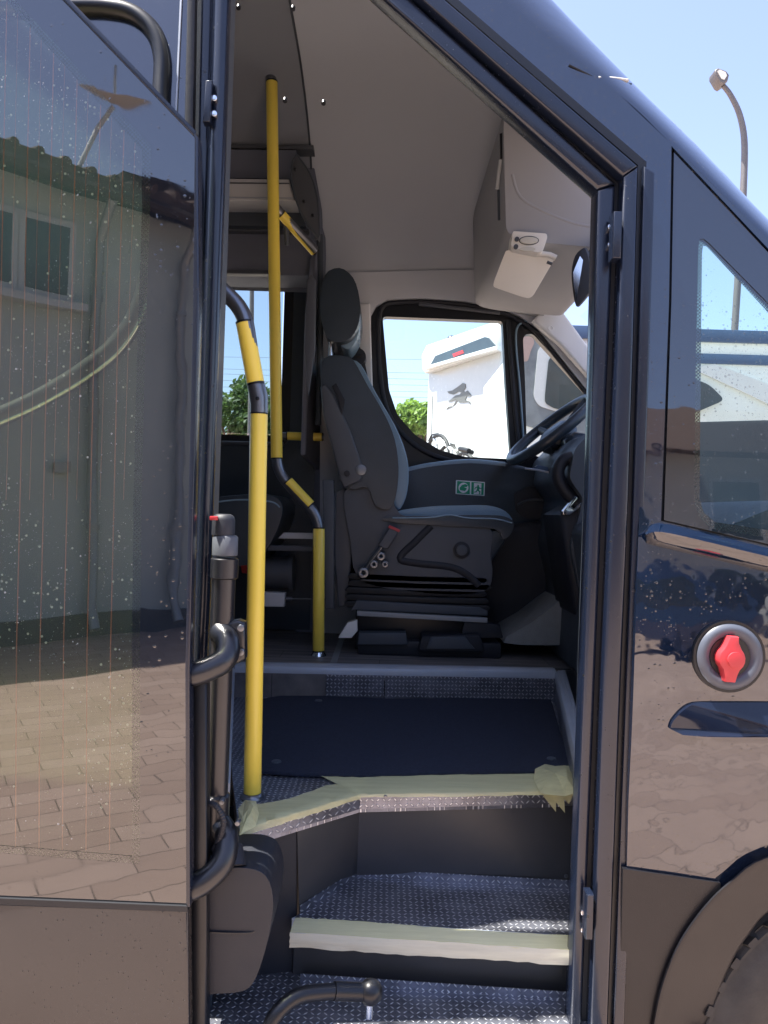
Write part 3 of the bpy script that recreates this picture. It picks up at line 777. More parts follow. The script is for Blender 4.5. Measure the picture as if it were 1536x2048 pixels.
# middle riser
m_l, m_m, m_r = pz(598, 1800, Z1), pz(713, 1752, Z1), pz(1150, 1776, Z1)
m_l = (P(600, 1790, .17).x, .17); 
def off2(p, d): return (p[0], p[1]+d)
def quadwall(name, b0, b1, t0, t1, zb_, zt2, mat, parent):
    bm = bmesh.new(); n = 10; G = []
    for a in range(n+1):
        row = []
        for b in range(n+1):
            p = Vector((*b0, zb_)).lerp(Vector((*b1, zb_)), a/n); q = Vector((*t0, zt2)).lerp(Vector((*t1, zt2)), a/n); row.append(bm.verts.new(p.lerp(q, b/n)))
        G.append(row)
    for a in range(n):
        for b in range(n): bm.faces.new((G[a][b], G[a+1][b], G[a+1][b+1], G[a][b+1]))
    ex = bmesh.ops.extrude_face_region(bm, geom=bm.faces[:])
    for v in [g_ for g_ in ex['geom'] if isinstance(g_, bmesh.types.BMVert)]: v.co.y += .008
    return obj(name, bm, mat, parent, True, 40)
tl = (fr_l[0]+(fr_m[0]-fr_l[0])*.45, fr_l[1]+(fr_m[1]-fr_l[1])*.45)
quadwall('riser_panel', m_m, (m_r[0]+.03, m_r[1]), (fr_m[0], fr_m[1]+.004), (fr_r[0]+.02, fr_r[1]+.004), Z1-.01, Z2-.028, 'panel_black', bus)
quadwall('riser_panel', m_l, m_m, (tl[0], tl[1]+.004), (fr_m[0], fr_m[1]+.004), Z1-.01, Z2-.028, 'panel_black', bus)
quadwall('riser_panel', (m_l[0]-.16, m_l[1]-.01), (m_l[0]-.001, m_l[1]+.003), (fr_l[0], fr_l[1]+.01), (tl[0], tl[1]+.007), Z0-.1, Z2-.028, 'black_plastic', bus)
box('step_well_back', (-.62, .42, .44, .45, .32, Z2-.04), 'rubber', bus, 0)
t1 = [m_l, m_m, (m_r[0]+.02, m_r[1]), pz(1147, 1872, Z1), pz(584, 1836, Z1)]
mid_step = prismZ('middle_step', t1, Z1-.012, Z1, 'tread_flat', bus)
lip('kick_strip', off2(m_l, -.002), off2(m_m, -.002), Z1, Z1+.018, 'tread_wall', mid_step)
lip('kick_strip', off2(m_m, -.002), off2(m_r, -.002), Z1, Z1+.018, 'tread_wall', mid_step)
n_l, n_r = pz(584, 1836, Z1), pz(1147, 1872, Z1)
lip('nosing', n_l, n_r, Z1-.032, Z1+.0005, 'alu', mid_step)
vwall('riser_panel', (n_l[0]+.005, n_l[1]+.012), (n_r[0]+.02, n_r[1]+.012), Z0-.02, Z1-.012, 'panel_black', bus)
vwall('riser_panel', (n_l[0]+.004, n_l[1]+.012), m_l, Z0-.02, Z1-.012, 'panel_black', bus)
b_l, b_r = pz(600, 1965, Z0), pz(1135, 2003, Z0)
bl2 = pz(330, 1925, Z0)
low_step = prismZ('lower_step', [bl2, (b_l[0]-.01, b_l[1]+.06), (b_l[0], b_l[1]+.01), (b_r[0]+.05, b_r[1]+.01), (b_r[0]+.05, -.16), (-.55, -.16), (-.55, bl2[1])], Z0-.03, Z0, 'tread_flat', bus)
lip('kick_strip', (b_l[0], b_l[1]+.004), (b_r[0]+.03, b_r[1]+.004), Z0, Z0+.016, 'tread_wall', low_step)
vwall('riser_panel', (bl2[0], bl2[1]+.002), (b_l[0]-.01, b_l[1]+.062), Z0, Z0+.03, 'tread_wall', low_step)
# closing panel behind the post, and right end of the steps
vwall('riser_panel', (m_l[0]-.35, m_l[1]+.1), (m_l[0]-.10, m_l[1]+.1), Z0-.1, Z2-.03, 'black_plastic', bus)
sidex = (n_r[0]+m_r[0])/2+.012

# small screws on the panels
for (u, v, z) in ((768, 1590, 0), (1130, 1750, 0), (990, 1700, 0), (470, 1590, 0)):
    pass
q = P(771, 1594, fr_m[1]-.003); sc = disc_y('screw', q.x, q.z, q.y-.003, q.y+.001, .0045, 'steel_grey', bus, 14, .0008)
q = P(1132, 1752, m_r[1]-.006); disc_y('screw', q.x, q.z, q.y-.003, q.y+.001, .004, 'steel_grey', bus, 14, .0008)

# textured plastic cover beside the steps
prof = [(380, 1748), (430, 1738), (495, 1736), (532, 1752), (546, 1795), (542, 1850), (525, 1920), (505, 1968), (480, 1984), (430, 1988), (380, 1988), (370, 1900), (370, 1800)]
cov = prismY('motor_cover', [tuple(p) for p in catmull(px(prof, -.07), 3)], -.07, .07, 'black_plastic', bus, bevel=.035, seg=6)
tube('cover_seam', catmull([P(380, 1862, -.072), P(470, 1866, -.072), P(510, 1862, -.069), P(530, 1835, -.055), P(546, 1800, -.03)], 5, False), .0018, 'seal_black', cov, 6)
for (u, v) in ((541, 1806), (521, 1850)):
    q = P(u, v, -.06); disc_y('screw', q.x, q.z, -.064, -.04, .0032, 'chrome', cov, 10, .001)
tube('cover_neck', [P(462, 1690, -.04), P(462, 1735, -.06)], [.02, .028], 'black_plastic', cov, 20)

# push rod at the bottom step
rod = tube('door_rod', bend([P(515, 2120, -.10), P(548, 2030, -.09), P(592, 1990, -.07), P(660, 1982, -.05), P(735, 1984, -.03)], .05, 8), .0135, 'seal_black', bus, 18)
q = P(741, 1984, -.03)
tube('rod_sleeve', [P(668, 1982, -.049), P(722, 1984, -.033)], .0155, 'seal_black', rod, 18)
bm = bmesh.new(); bmesh.ops.create_uvsphere(bm, u_segments=20, v_segments=14, radius=.022, matrix=Matrix.Translation(q)); obj('ball_joint', bm, 'seal_black', rod, True)
tube('bolt', [q+Vector((-.002, 0, -.012)), q+Vector((-.002, 0, -.045))], .0075, 'chrome', rod, 10)

# ---- lining: ceiling + walls
def sm(t): t = max(0, min(1, t)); return t*t*(3-2*t)
cprof = catmull([(.13, 2.44), (.16, 2.64), (.32, 2.86), (.6, 2.97), (.95, 3.0), (1.3, 2.99), (1.6, 2.90), (1.78, 2.74), (1.87, 2.55), (1.895, 2.38)], 3, False)
def ceil_pt(x, y, zp):
    k = 1-.80*sm((x-.15)/.80)
    z = 2.38+(zp-2.38)*k
    w_ = sm((y-.13)/.9)
    drop = max(-.28, x-.02)*.83
    return Vector((x, y, z-(1-w_)*drop-w_*.05*sm((x-.3)/.6)))
def ceil_part(name, xs, mat, lift=0):
    bm = bmesh.new(); rows = []
    for x in xs: rows.append([bm.verts.new(ceil_pt(x, p[0], p[1])+Vector((0, (p[0]-1)*lift*.4, lift))) for p in cprof])
    for a, b in zip(rows, rows[1:]):
        for k in range(len(a)-1): bm.faces.new((a[k], a[k+1], b[k+1], b[k]))
    return obj(name, bm, mat, bus, True, 80)
SE = -.335
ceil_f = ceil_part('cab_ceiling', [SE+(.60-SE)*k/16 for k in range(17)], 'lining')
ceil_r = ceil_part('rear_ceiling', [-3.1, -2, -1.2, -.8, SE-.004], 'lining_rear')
ceil_part('roof', [-3.2, -2, -1, 0]+[.1*k for k in range(1, 7)], 'body_paint', .022)
# dark seam bead
bm = bmesh.new(); tube_bm(bm, [ceil_pt(SE, p[0], p[1])+Vector((0, 0, -.001)) for p in cprof], .004, 6); obj('ceiling_seam', bm, 'dark_plastic', ceil_r, True)
def on_ceil(u, v):
    r = ray(u, v); t = .5
    import bisect
    while t < 6:
        p = CAM+r*t
        if p.y > .1:
            # height of the lining here
            zz = None
            for a, b in zip(cprof, cprof[1:]):
                if a[0] <= p.y <= b[0]:
                    f_ = (p.y-a[0])/(b[0]-a[0]+1e-9); zz = ceil_pt(p.x, p.y, a[1]+(b[1]-a[1])*f_).z
            if zz is None or p.z >= zz: return p
        t += .004
    return p
for (u, v) in ((477, 15), (586, 17), (570, 201), (647, 206)):
    q = on_ceil(u, v)
    tube('ceiling_clip', [q+Vector((0, .002, .004)), q+Vector((0, -.001, -.002))], .0045, 'seal_black', ceil_r if u < 560 else ceil_f, 12)

# far side wall of the cab: pale lining with the driver's door opening
door_open = [(752, 612), (775, 599), (840, 596), (930, 602), (1000, 615), (1040, 632), (1075, 656), (1110, 700), (1190, 800), (1260, 900), (1260, 1240), (760, 1240), (765, 1000), (748, 900), (741, 700), (742, 630)]
wall_out = [(640, 560), (700, 545), (900, 540), (1100, 540), (1112, 590), (1122, 622), (1200, 735), (1400, 960), (1400, 1290), (640, 1290)]
wallc = pprism('cab_wall', wall_out, 1.86, .03, 'lining_front', bus, holes=[door_open])
pprism('wall_upper', [(560, 380), (1130, 380), (1130, 545), (640, 560), (560, 560)], 1.885, .02, 'lining', bus)
# windscreen pillar cover and pillar behind the seat
pprism('pillar_cover', [(1078, 652), (1066, 640), (1100, 606), (1113, 596), (1126, 622), (1210, 738), (1210, 790), (1120, 688)], 1.80, .05, 'pillar_lining', bus, bevel=.012, seg=4)
pprism('pillar_cover', [(712, 608), (740, 606), (743, 700), (748, 860), (775, 1000), (730, 1000), (722, 760)], 1.82, .04, 'pillar_lining', bus, bevel=.008, seg=4)
q = P(1101, 657, 1.80); disc_y('cap', q.x, q.z, 1.797, 1.803, .011, 'pillar_lining', bus, 20, .001, hole=.008)

# driver's door: black frame with two panes
win = fillet([(765, 633), (1005, 642), (1011, 760), (1022, 918), (930, 914), (880, 900), (830, 870), (795, 830), (778, 780)], 8, 3)
qua = fillet([(1046, 676), (1052, 668), (1066, 668), (1200, 815), (1200, 985), (1150, 940), (1054, 905), (1050, 760)], 6, 3)
ddo = pprism('driver_door', door_open, 1.885, .045, 'seal_black', bus, holes=[win, qua], bevel=.0)
pprism('window_pane', win, 1.905, .004, 'clear_glass', ddo); pprism('window_pane', qua, 1.905, .004, 'clear_glass', ddo)
# rubber channels around the opening
loop = [(758, 640), (764, 616), (784, 606), (850, 604), (930, 610), (1000, 624), (1036, 640), (1072, 664), (1108, 708), (1195, 815)]
tube('window_channel', catmull([tuple(P(u, v, 1.875)) for u, v in loop], 4, False), .010, 'black_plastic', ddo, 10)
tube('window_channel', catmull([tuple(P(u, v, 1.88)) for u, v in ((757, 640), (757, 700), (764, 780), (782, 838), (822, 884), (870, 912), (930, 926), (1010, 928))], 4, False), .011, 'black_plastic', ddo, 10)
tube('window_channel', catmull([tuple(P(u, v, 1.878)) for u, v in ((1016, 640), (1022, 720), (1030, 820), (1040, 915))], 4, False), .009, 'black_plastic', ddo, 10)
tube('window_channel', catmull([tuple(P(u, v, 1.872)) for u, v in ((1060, 640), (1036, 652), (1032, 690), (1040, 780), (1048, 900))], 5, False), .005, 'leather_sheen', ddo, 8)
pprism('grab_rail', [(838, 603), (1000, 622), (1000, 628), (838, 610)], 1.86, .02, 'grey_plastic', ddo, bevel=.003)
# door card
dc = pprism('door_card', [(770, 955), (800, 938), (850, 928), (930, 918), (1020, 926), (1060, 936), (1110, 944), (1250, 950), (1250, 1255), (770, 1255)], 1.78, .085, 'leather', ddo, bevel=.02, seg=4)
tube('card_ledge', catmull([tuple(P(u, v, 1.79)) for u, v in ((800, 944), (860, 931), (940, 924), (1010, 930))], 5, False), .012, 'leather_sheen', dc, 10)
pp = pprism('door_pocket', [(1030, 985), (1060, 972), (1092, 980), (1105, 1020), (1090, 1040), (1050, 1036), (1032, 1020)], 1.765, .03, 'black_plastic', dc, bevel=.008, r=.012)
tube('pocket_rim', catmull([tuple(P(u, v, 1.76)) for u, v in ((1035, 1010), (1060, 1000), (1095, 1004), (1108, 1030), (1112, 1060))], 4, False), .005, 'dark_plastic', dc, 8)

# emergency exit sticker
SY = 1.776
def spx(name, pts, mat, parent, y, th=.0008, holes=()):
    return pprism(name, pts, y, th, mat, parent, holes=holes)
stk = pprism('exit_sign', [(912, 960), (970, 964), (969, 992), (911, 988)], SY, .002, 'sign_white', dc, r=.003)
spx('green_field', [(914.5, 962), (940, 964), (939.5, 988.5), (913.5, 986.5)], 'sign_green', stk, SY-.001)
spx('green_field', [(943, 964), (968, 966), (967, 990), (942.5, 988.5)], 'sign_green', stk, SY-.001)
def circ(u, v, r, n=20, ry=None): return [(u+r*math.cos(2*math.pi*k/n), v+(ry or r)*math.sin(2*math.pi*k/n)) for k in range(n)]
spx('hand_disc', circ(927, 975.5, 10, ry=10.3), 'sign_white', stk, SY-.002)
spx('hand_symbol', [(919, 976), (924, 970), (931, 968), (936, 971), (933, 974), (928, 974), (934, 977), (930, 982), (924, 981), (920, 980)], 'sign_green', stk, SY-.003)
spx('doorway', [(948, 966), (963, 967), (962.5, 989), (947.5, 988)], 'sign_white', stk, SY-.002)
spx('running_figure', [(956, 969), (958, 971), (958, 973.5), (960.5, 976), (964, 976), (963.5, 977.5), (959, 977.5), (958, 980), (961, 983), (960, 988), (958, 988), (958.5, 984), (955, 981.5), (953, 984.5), (948, 985), (948, 983.5), (952, 982.5), (954, 978), (954, 975), (951, 976.5), (950, 979), (948.5, 978.5), (950, 975), (955, 972.5), (954.5, 970.5)], 'sign_green', stk, SY-.003)

# ---- windscreen, header, overhead console
bm = bmesh.new()
A = [ceil_pt(1.02, y, 2.9) for y in (.12, 1.8)]
ws = []
for p in ((.76, .15, 2.02), (.90, 1.0, 2.36), (.80, 1.84, 2.30), (1.75, 1.84, 1.56), (2.0, 1.0, 1.50), (1.75, .12, 1.56)): ws.append(bm.verts.new(p))
bm.faces.new((ws[0], ws[1], ws[4], ws[5])); bm.faces.new((ws[1], ws[2], ws[3], ws[4]))
obj('windscreen', bm, 'screen_glass', bus)
con = pprism('overhead_console', [(1006, 225), (1012, 470), (1060, 482), (1130, 490), (1260, 500), (1250, 330), (1170, 230), (1040, 130)], .95, .80, 'console', bus, bevel=.085, seg=7, r=.05)
pprism('windscreen_header', [(1010, 500), (1000, 460), (1190, 430), (1260, 500), (1230, 528), (1150, 556), (1126, 572), (1113, 594), (1106, 608), (1030, 590)], 1.62, .24, 'console', bus, bevel=.02, seg=3)
tube('console_gap', [P(1003, 268, .98), P(1004, 318, .985)], .006, 'seal_black', con, 8)
tube('console_gap', [P(1001, 320, .98), P(994, 378, .985)], .0055, 'white_trim', con, 8)
tube('console_gap', [P(997, 380, .985), P(998, 440, .985)], .004, 'dark_plastic', con, 8)
tube('console_crease', catmull([tuple(P(u, v, .955)) for u, v in ((1024, 350), (1040, 395), (1090, 425), (1150, 448), (1200, 455), (1300, 458))], 4, False), .007, 'console', con, 8)
# reading lamp block
rl = pprism('reading_lamp', [(1026, 462), (1093, 467), (1095, 474), (1086, 502), (1078, 505), (1026, 497), (1022, 490)], .93, .06, 'warm_white', con, bevel=.004, r=.006)
q = P(1058, 480, .928); 
def ell(u, v, a, b, Y, n=24): return [XZ(u+a*math.cos(2*math.pi*k/n), v+b*math.sin(2*math.pi*k/n), Y) for k in range(n)]
prismY('lens', ell(1058, 481, 18, 7, .925), .922, .932, 'lamp_glass', rl, bevel=.001)
prismY('lens_ring', ell(1058, 481, 20, 9, .928), .927, .932, 'grey_plastic', rl)
prismY('lens', ell(1055, 498, 16, 4, .925), .924, .932, 'lamp_glass', rl)
for (u, v) in ((1034, 478), (1032, 493)): prismY('switch', ell(u, v, 4.5, 4.5, .925), .924, .932, 'grey_plastic', rl)
# sun visor
vis = bmesh.new()
vp = fillet([(1012, 500), (1090, 508), (1108, 512), (1108, 520), (1066, 592), (1058, 597), (1044, 594), (986, 574), (988, 562)], 5, 3)
prism_bm(vis, vp, [], lambda a, b: tuple(P(a, b, .96+.10*(b-500)/100)), lambda a, b: tuple(P(a, b, .985+.10*(b-500)/100)), .006, 3)
visor = obj('sun_visor', vis, 'warm_white', bus, True, 50)
tube('visor_hinge', [P(1066, 506, .97), P(1100, 510, .96), P(1112, 516, .96)], .009, 'warm_white', visor, 12)
tube('visor_clip', [P(1094, 524, .955), P(1104, 528, .955)], .005, 'dark_plastic', visor, 8)
# interior mirror
mir = bmesh.new()
mp = catmull([(1165, 497, 0), (1172, 500, 0), (1180, 530, 0), (1183, 565, 0), (1178, 585, 0), (1160, 608, 0), (1152, 612, 0), (1146, 585, 0), (1143, 545, 0), (1150, 512, 0)], 3)
prism_bm(mir, [(p[0], p[1]) for p in mp], [], lambda a, b: tuple(P(a, b, .80)), lambda a, b: tuple(P(a+4, b, .83)), .006, 2)
mirror = obj('rear_mirror', mir, 'black_plastic', bus, True, 50)
pprism('mirror_glass', [(1160, 512), (1166, 520), (1158, 570), (1152, 602), (1148, 575), (1146, 545)], .796, .003, 'chrome', mirror)
tube('mirror_stem', [P(1172, 520, .82), P(1192, 500, .9), P(1215, 470, 1.0)], .014, 'black_plastic', mirror, 12)

# ---- dashboard, wheel and controls
dash = prismY('dashboard', fillet(px([(1128, 905), (1160, 872), (1210, 858), (1500, 850), (1500, 1330), (1130, 1330), (1140, 1180), (1120, 1090), (1145, 1000), (1118, 960)], 1.3), .02), 1.15, 1.86, 'dark_plastic', bus, bevel=.03, seg=4)
prismY('dash_side', fillet([(.62, 1.42), (.80, 1.50), (1.75, 1.50), (1.75, .95), (.72, .95), (.66, 1.2)], .04), .10, 1.16, 'dark_plastic', dash, bevel=.02)
prismY('dash_trim', [(.66, 1.36), (1.2, 1.40), (1.2, 1.425), (.65, 1.385)], .09, .12, 'grey_plastic', dash, bevel=.003)
binn = pprism('instrument_hood', [(1130, 880), (1150, 862), (1185, 868), (1230, 890), (1230, 960), (1140, 950)], 1.45, .3, 'leather', dash, bevel=.03, seg=4)
# steering wheel: tilted ring seen nearly edge-on
A_, B_ = P(1026, 920, 1.60), P(1180, 796, 1.60)
cw = (A_+B_)/2; ax1 = (B_-A_)/2; rw = ax1.length; e1v = ax1.normalized()
nrm = Vector((-e1v.z, 0, e1v.x)); e2v = (Vector((0, 1, 0))*.99+nrm*.10).normalized()
bm = bmesh.new(); ring = [cw+e1v*math.cos(t)*rw+e2v*math.sin(t)*rw for t in [2*math.pi*k/56 for k in range(57)]]
tube_bm(bm, ring, .021, 14, False)
sw = obj('steering_wheel', bm, 'leather', bus, True, 80)
ax3 = e1v.cross(e2v).normalized()
if ax3.x < 0: ax3 = -ax3
hub = cw+ax3*.035
bm = bmesh.new()
tube_bm(bm, [hub-ax3*.035, hub-ax3*.02, hub+ax3*.02, hub+ax3*.06], [.05, .075, .08, .05], 24)
obj('airbag_hub', bm, 'leather', sw, True, 60)
for t in (0.05, math.pi*.5, math.pi*1.0, math.pi*1.5):
    d_ = e1v*math.cos(t)+e2v*math.sin(t)
    tube('spoke', [hub+d_*.04, cw+d_*rw*.96], .017, 'dark_plastic', sw, 10, flat=.6)
tube('rim_trim', [ring[k]-ax3*.004+(cw-ring[k]).normalized()*.0165 for k in range(24, 50)], .0022, 'alu', sw, 6)
tube('steering_column', [hub+ax3*.05, hub+ax3*.30+Vector((0, 0, -.05))], [.055, .07], 'black_plastic', sw, 20)
tube('stalk', [hub+ax3*.08, hub+ax3*.06+Vector((-.10, -.12, .0))], .008, 'black_plastic', sw, 10)
# second grip (gear knob) and its silver gate
gl_ = tube('gear_lever', catmull([tuple(P(u, v, 1.20)) for u, v in ((1150, 915), (1128, 920), (1116, 940), (1120, 965), (1138, 990), (1160, 1010), (1190, 1030))], 4, False), [.012]+[.022]*20+[.018]*4, 'black_plastic', bus, 16, flat=1.2)
gate = bmesh.new()
gp_ = [(1125, 1022), (1150, 992), (1156, 996), (1142, 1012), (1148, 1018), (1195, 975), (1200, 988), (1140, 1030), (1127, 1030)]
prism_bm(gate, [XZ(u, v, 1.16) for u, v in gp_], [], lambda a, b: (a, 1.16, b), lambda a, b: (a, 1.20, b), .003, 2)
obj('lever_gate', gate, 'chrome', gl_, True, 40)
pprism('lever_console', [(1120, 1030), (1200, 985), (1330, 990), (1330, 1300), (1150, 1230), (1135, 1130)], 1.18, .3, 'black_plastic', gl_, bevel=.02)
tube('ignition', [P(1150, 925, 1.17), P(1164, 940, 1.19)], .010, 'chrome', gl_, 14)
pprism('phone_mount', [(1068, 935), (1076, 930), (1096, 934), (1099, 943), (1068, 938)], 1.50, .02, 'stripe_blue', dash, bevel=.002)
tube('card_ledge', catmull([tuple(P(u, v, 1.5)) for u, v in ((1050, 937), (1075, 940), (1112, 948))], 3, False), .004, 'alu', dash, 8)

# lower cab: kick panel, carpet mound, pedals
lowc = pprism('footwell_panel', [(960, 1070), (1010, 1050), (1100, 1040), (1180, 1060), (1200, 1240), (1120, 1220), (1060, 1255), (1000, 1290), (960, 1270)], 1.70, .1, 'black_plastic', bus, bevel=.03, seg=3)
md = bmesh.new()
mo = catmull(px([(1004, 1281), (1060, 1240), (1110, 1202), (1135, 1192), (1200, 1200), (1300, 1230), (1300, 1290), (1150, 1286)], 1.45), 3)
prism_bm(md, [tuple(p) for p in mo], [], lambda a, b: (a, 1.40, b), lambda a, b: (a, 1.74, b), .05, 4)
obj('floor_carpet', md, 'carpet_grey', floor, True, 60)
flatstrip('floor_trim', pz(958, 1283, ZF), pz(1190, 1290, ZF), .016, ZF+.0012, 'tread_flat', floor, .004)
q = P(1150, 1276, 1.45)

# ---- driver's seat
YS = 1.42
seat = prismY('driver_seat', [tuple(p) for p in catmull(px([(688, 985), (735, 968), (780, 985), (800, 1028), (870, 1040), (960, 1048), (985, 1066), (982, 1110), (985, 1150), (970, 1182), (900, 1190), (780, 1178), (715, 1155), (700, 1080)], YS), 3)], YS, YS+.46, 'grey_plastic', bus, bevel=.03, seg=4)
# recess on the side shell + round knob
spn = px([(855, 1060), (955, 1070), (972, 1100), (968, 1120), (945, 1150), (875, 1130), (800, 1120), (795, 1108)], YS)
q = P(923, 1100, YS)
kb = disc_y('tilt_knob', q.x, q.z, YS-.010, YS+.01, .030, 'black_plastic', seat, 28, .003)
disc_y('knob_face', q.x, q.z, YS-.018, YS-.008, .020, 'dark_plastic', kb, 24, .003)
bm = bmesh.new(); sp = catmull([tuple(P(u, v, YS-.001)) for u, v in ((862, 1052), (832, 1082), (800, 1116), (830, 1126), (900, 1134), (935, 1150), (958, 1172))], 5, False)
tube_bm(bm, sp, .013, 8, True, .35); obj('shell_groove', bm, 'black_plastic', seat, True)
# backrest
bk = [(648, 716), (690, 712), (708, 722), (735, 770), (770, 830), (790, 880), (797, 935), (793, 985), (780, 1018), (750, 1010), (735, 975), (700, 978), (684, 940), (660, 850), (642, 770)]
back = prismY('backrest', [tuple(p) for p in catmull(px(bk, YS-.02), 3)], YS-.02, YS+.46, 'leather', seat, bevel=.055, seg=6)
bl = px([(700, 722), (722, 728), (752, 785), (790, 850), (812, 905), (818, 950), (812, 995), (796, 1020), (779, 985), (781, 930), (768, 885), (735, 815), (708, 770)], YS+.08)
prismY('bolster', [tuple(p) for p in catmull(bl, 3)], YS+.09, YS+.42, 'leather_sheen', back, bevel=.03, seg=4)  # window light on the front face is painted in by the paler leather
tube('piping', catmull([tuple(P(u, v, YS-.003)) for u, v in ((706, 724), (733, 775), (766, 835), (785, 885), (791, 935), (787, 985), (776, 1010))], 5, False), .0035, 'leather_sheen', back, 8)
# side frame of the backrest
fr_s = pprism('side_frame', [(641, 774), (650, 768), (668, 790), (700, 860), (728, 940), (722, 962), (688, 976), (680, 960), (660, 880), (646, 830)], YS-.035, .03, 'grey_plastic', back, bevel=.008)
q = P(694, 947, YS-.036); disc_y('pivot', q.x, q.z, YS-.040, YS-.03, .011, 'black_plastic', fr_s, 20, .002)
q = P(722, 940, YS-.03); lv = disc_y('recliner', q.x, q.z, YS-.036, YS-.01, .020, 'steel_grey', fr_s, 16, .003)
pprism('belt_flap', [(664, 772), (672, 766), (690, 800), (684, 830), (676, 800)], YS-.038, .008, 'black_plastic', fr_s, bevel=.003)
# headrest
hr = catmull(px([(648, 548), (678, 532), (706, 552), (719, 595), (718, 640), (702, 672), (674, 682), (650, 668), (640, 610)], YS+.02), 3)
hd_ = prismY('headrest', [tuple(p) for p in hr], YS+.04, YS+.34, 'leather', seat, bevel=.06, seg=6)
hb_ = catmull(px([(700, 600), (716, 620), (717, 665), (700, 695), (682, 690), (676, 672), (698, 650)], YS+.08), 3)
prismY('headrest_pad', [tuple(p) for p in hb_], YS+.10, YS+.30, 'leather_sheen', hd_, bevel=.02, seg=4)  # paler leather paints in the lit front of the headrest
for yy in (.10, .26): tube('headrest_post', [P(661, 668, YS+.1)+Vector((0, yy-.1, 0)), P(661, 716, YS+.1)+Vector((0, yy-.1, 0))], .007, 'chrome', hd_, 12)
# cushion
cu = catmull(px([(765, 1038), (790, 1032), (860, 1032), (920, 1030), (975, 1030), (1010, 1033), (1028, 1046), (1020, 1070), (1005, 1078), (990, 1058), (900, 1052), (800, 1046)], YS-.01), 3)
cush = prismY('cushion', [tuple(p) for p in cu], YS-.01, YS+.45, 'leather', seat, bevel=.022, seg=5)
cu2 = catmull(px([(790, 1024), (860, 1013), (925, 1011), (975, 1011), (1010, 1022), (1024, 1044), (980, 1042), (900, 1038), (820, 1038)], YS+.05), 3)
prismY('cushion_top', [tuple(p) for p in cu2], YS+.05, YS+.40, 'leather_sheen', cush, bevel=.012, seg=4)  # bluish highlight on top comes from the paler colour
tube('piping', catmull([tuple(P(u, v, YS-.012)) for u, v in ((785, 1036), (860, 1035), (900, 1030), (935, 1036), (990, 1038), (1024, 1046))], 5, False), .003, 'leather_sheen', cush, 8)
pprism('front_skirt', [(978, 1062), (1024, 1052), (1010, 1085), (985, 1120), (975, 1150)], YS+.01, .42, 'leather', seat, bevel=.01)
# bellows, rails and pedestal
bm = bmesh.new()
for k in range(5):
    z0 = P(800, 1152+k*14, YS).z; xl = P(700+random.randint(-3, 4), 1150, YS).x; xr = P(975+random.randint(-6, 6), 1150, YS).x
    zz = z0-.006
    ring_ = [bm for _ in range(0)]
    pts = [(xl, zz-.012), (xl-.012, zz), (xl, zz+.012), ((xl+xr)/2, zz+.008), (xr, zz+.010), (xr+.010, zz), (xr, zz-.012), ((xl+xr)/2, zz-.014)]
    prism_bm(bm, pts, [], lambda a, b: (a, YS+.0, b), lambda a, b: (a, YS+.44, b), .006, 2)
obj('bellows', bm, 'rubber', seat, True, 50)
box('seat_core', (P(712, 1190, YS).x, P(965, 1190, YS).x, YS+.02, YS+.42, ZF+.01, P(800, 1170, YS).z), 'seal_black', seat)
pprism('seat_rail', [(714, 1222), (975, 1236), (975, 1246), (714, 1232)], YS-.02, .03, 'alu_flat', seat, bevel=.002)
pprism('seat_rail', [(700, 1222), (714, 1200), (960, 1215), (975, 1222), (975, 1232), (714, 1220)], YS-.005, .03, 'dark_plastic', seat, bevel=.003)
box('pedestal', (P(716, 1290, YS).x, P(1000, 1290, YS).x, YS-.03, YS+.40, ZF, ZF+.055), 'black_plastic', seat, .006)
pprism('pedestal_front', [(930, 1240), (1000, 1250), (1006, 1276), (920, 1276)], YS-.01, .06, 'black_plastic', seat, bevel=.004)
tray = pprism('pedal_box', [(836, 1298), (845, 1272), (960, 1270), (970, 1300), (960, 1306), (842, 1304)], 1.36, .10, 'black_plastic', bus, bevel=.008)
pprism('box_top', [(862, 1274), (930, 1274), (950, 1298), (852, 1298)], 1.352, .01, 'dark_plastic', tray, bevel=.002)
pprism('floor_tray', [(718, 1266), (812, 1266), (816, 1290), (714, 1290)], 1.37, .06, 'dark_plastic', bus, bevel=.004)
# step edge behind the seat with worn brass plate
pprism('corner_plate', [(695, 1246), (714, 1240), (715, 1262), (703, 1276), (676, 1276)], 1.39, .03, 'warm_white', floor, bevel=.002)
# belt buckle + stalk
bkl = pprism('belt_buckle', [(781, 1051), (800, 1060), (776, 1098), (768, 1098), (756, 1090)], YS-.06, .022, 'grey_plastic', seat, bevel=.005)
pprism('release_button', [(779, 1050), (801, 1060), (798, 1065), (776, 1055)], YS-.062, .024, 'red', bkl, bevel=.002)
tube('buckle_stalk', [P(766, 1092, YS-.05), P(740, 1125, YS-.04), P(728, 1145, YS-.03)], .007, 'steel_grey', bkl, 10)
for (u, v, r_) in ((727, 1145, .020), (748, 1128, .015), (762, 1112, .016), (770, 1128, .012)):
    q = P(u, v, YS-.03); disc_y('bracket', q.x, q.z, YS-.05, YS-.02, r_, 'steel_grey', bkl, 12, .003, hole=r_*.35)
# belt reel on the pillar
q = P(715, 715, 1.72); disc_y('belt_reel', q.x, q.z, 1.70, 1.78, .035, 'black_plastic', bus, 20, .01)
tube('seat_belt', [P(706, 690, 1.74), P(716, 712, 1.70), P(728, 770, 1.74), P(742, 850, 1.76)], .022, 'rubber', bus, 10, flat=.15)
# grey-blue shell behind the seat
pprism('seat_backing', [(672, 985), (690, 975), (705, 1100), (700, 1150), (702, 1212), (676, 1214), (668, 1100)], YS+.03, .40, 'grey_plastic', bus, bevel=.006)

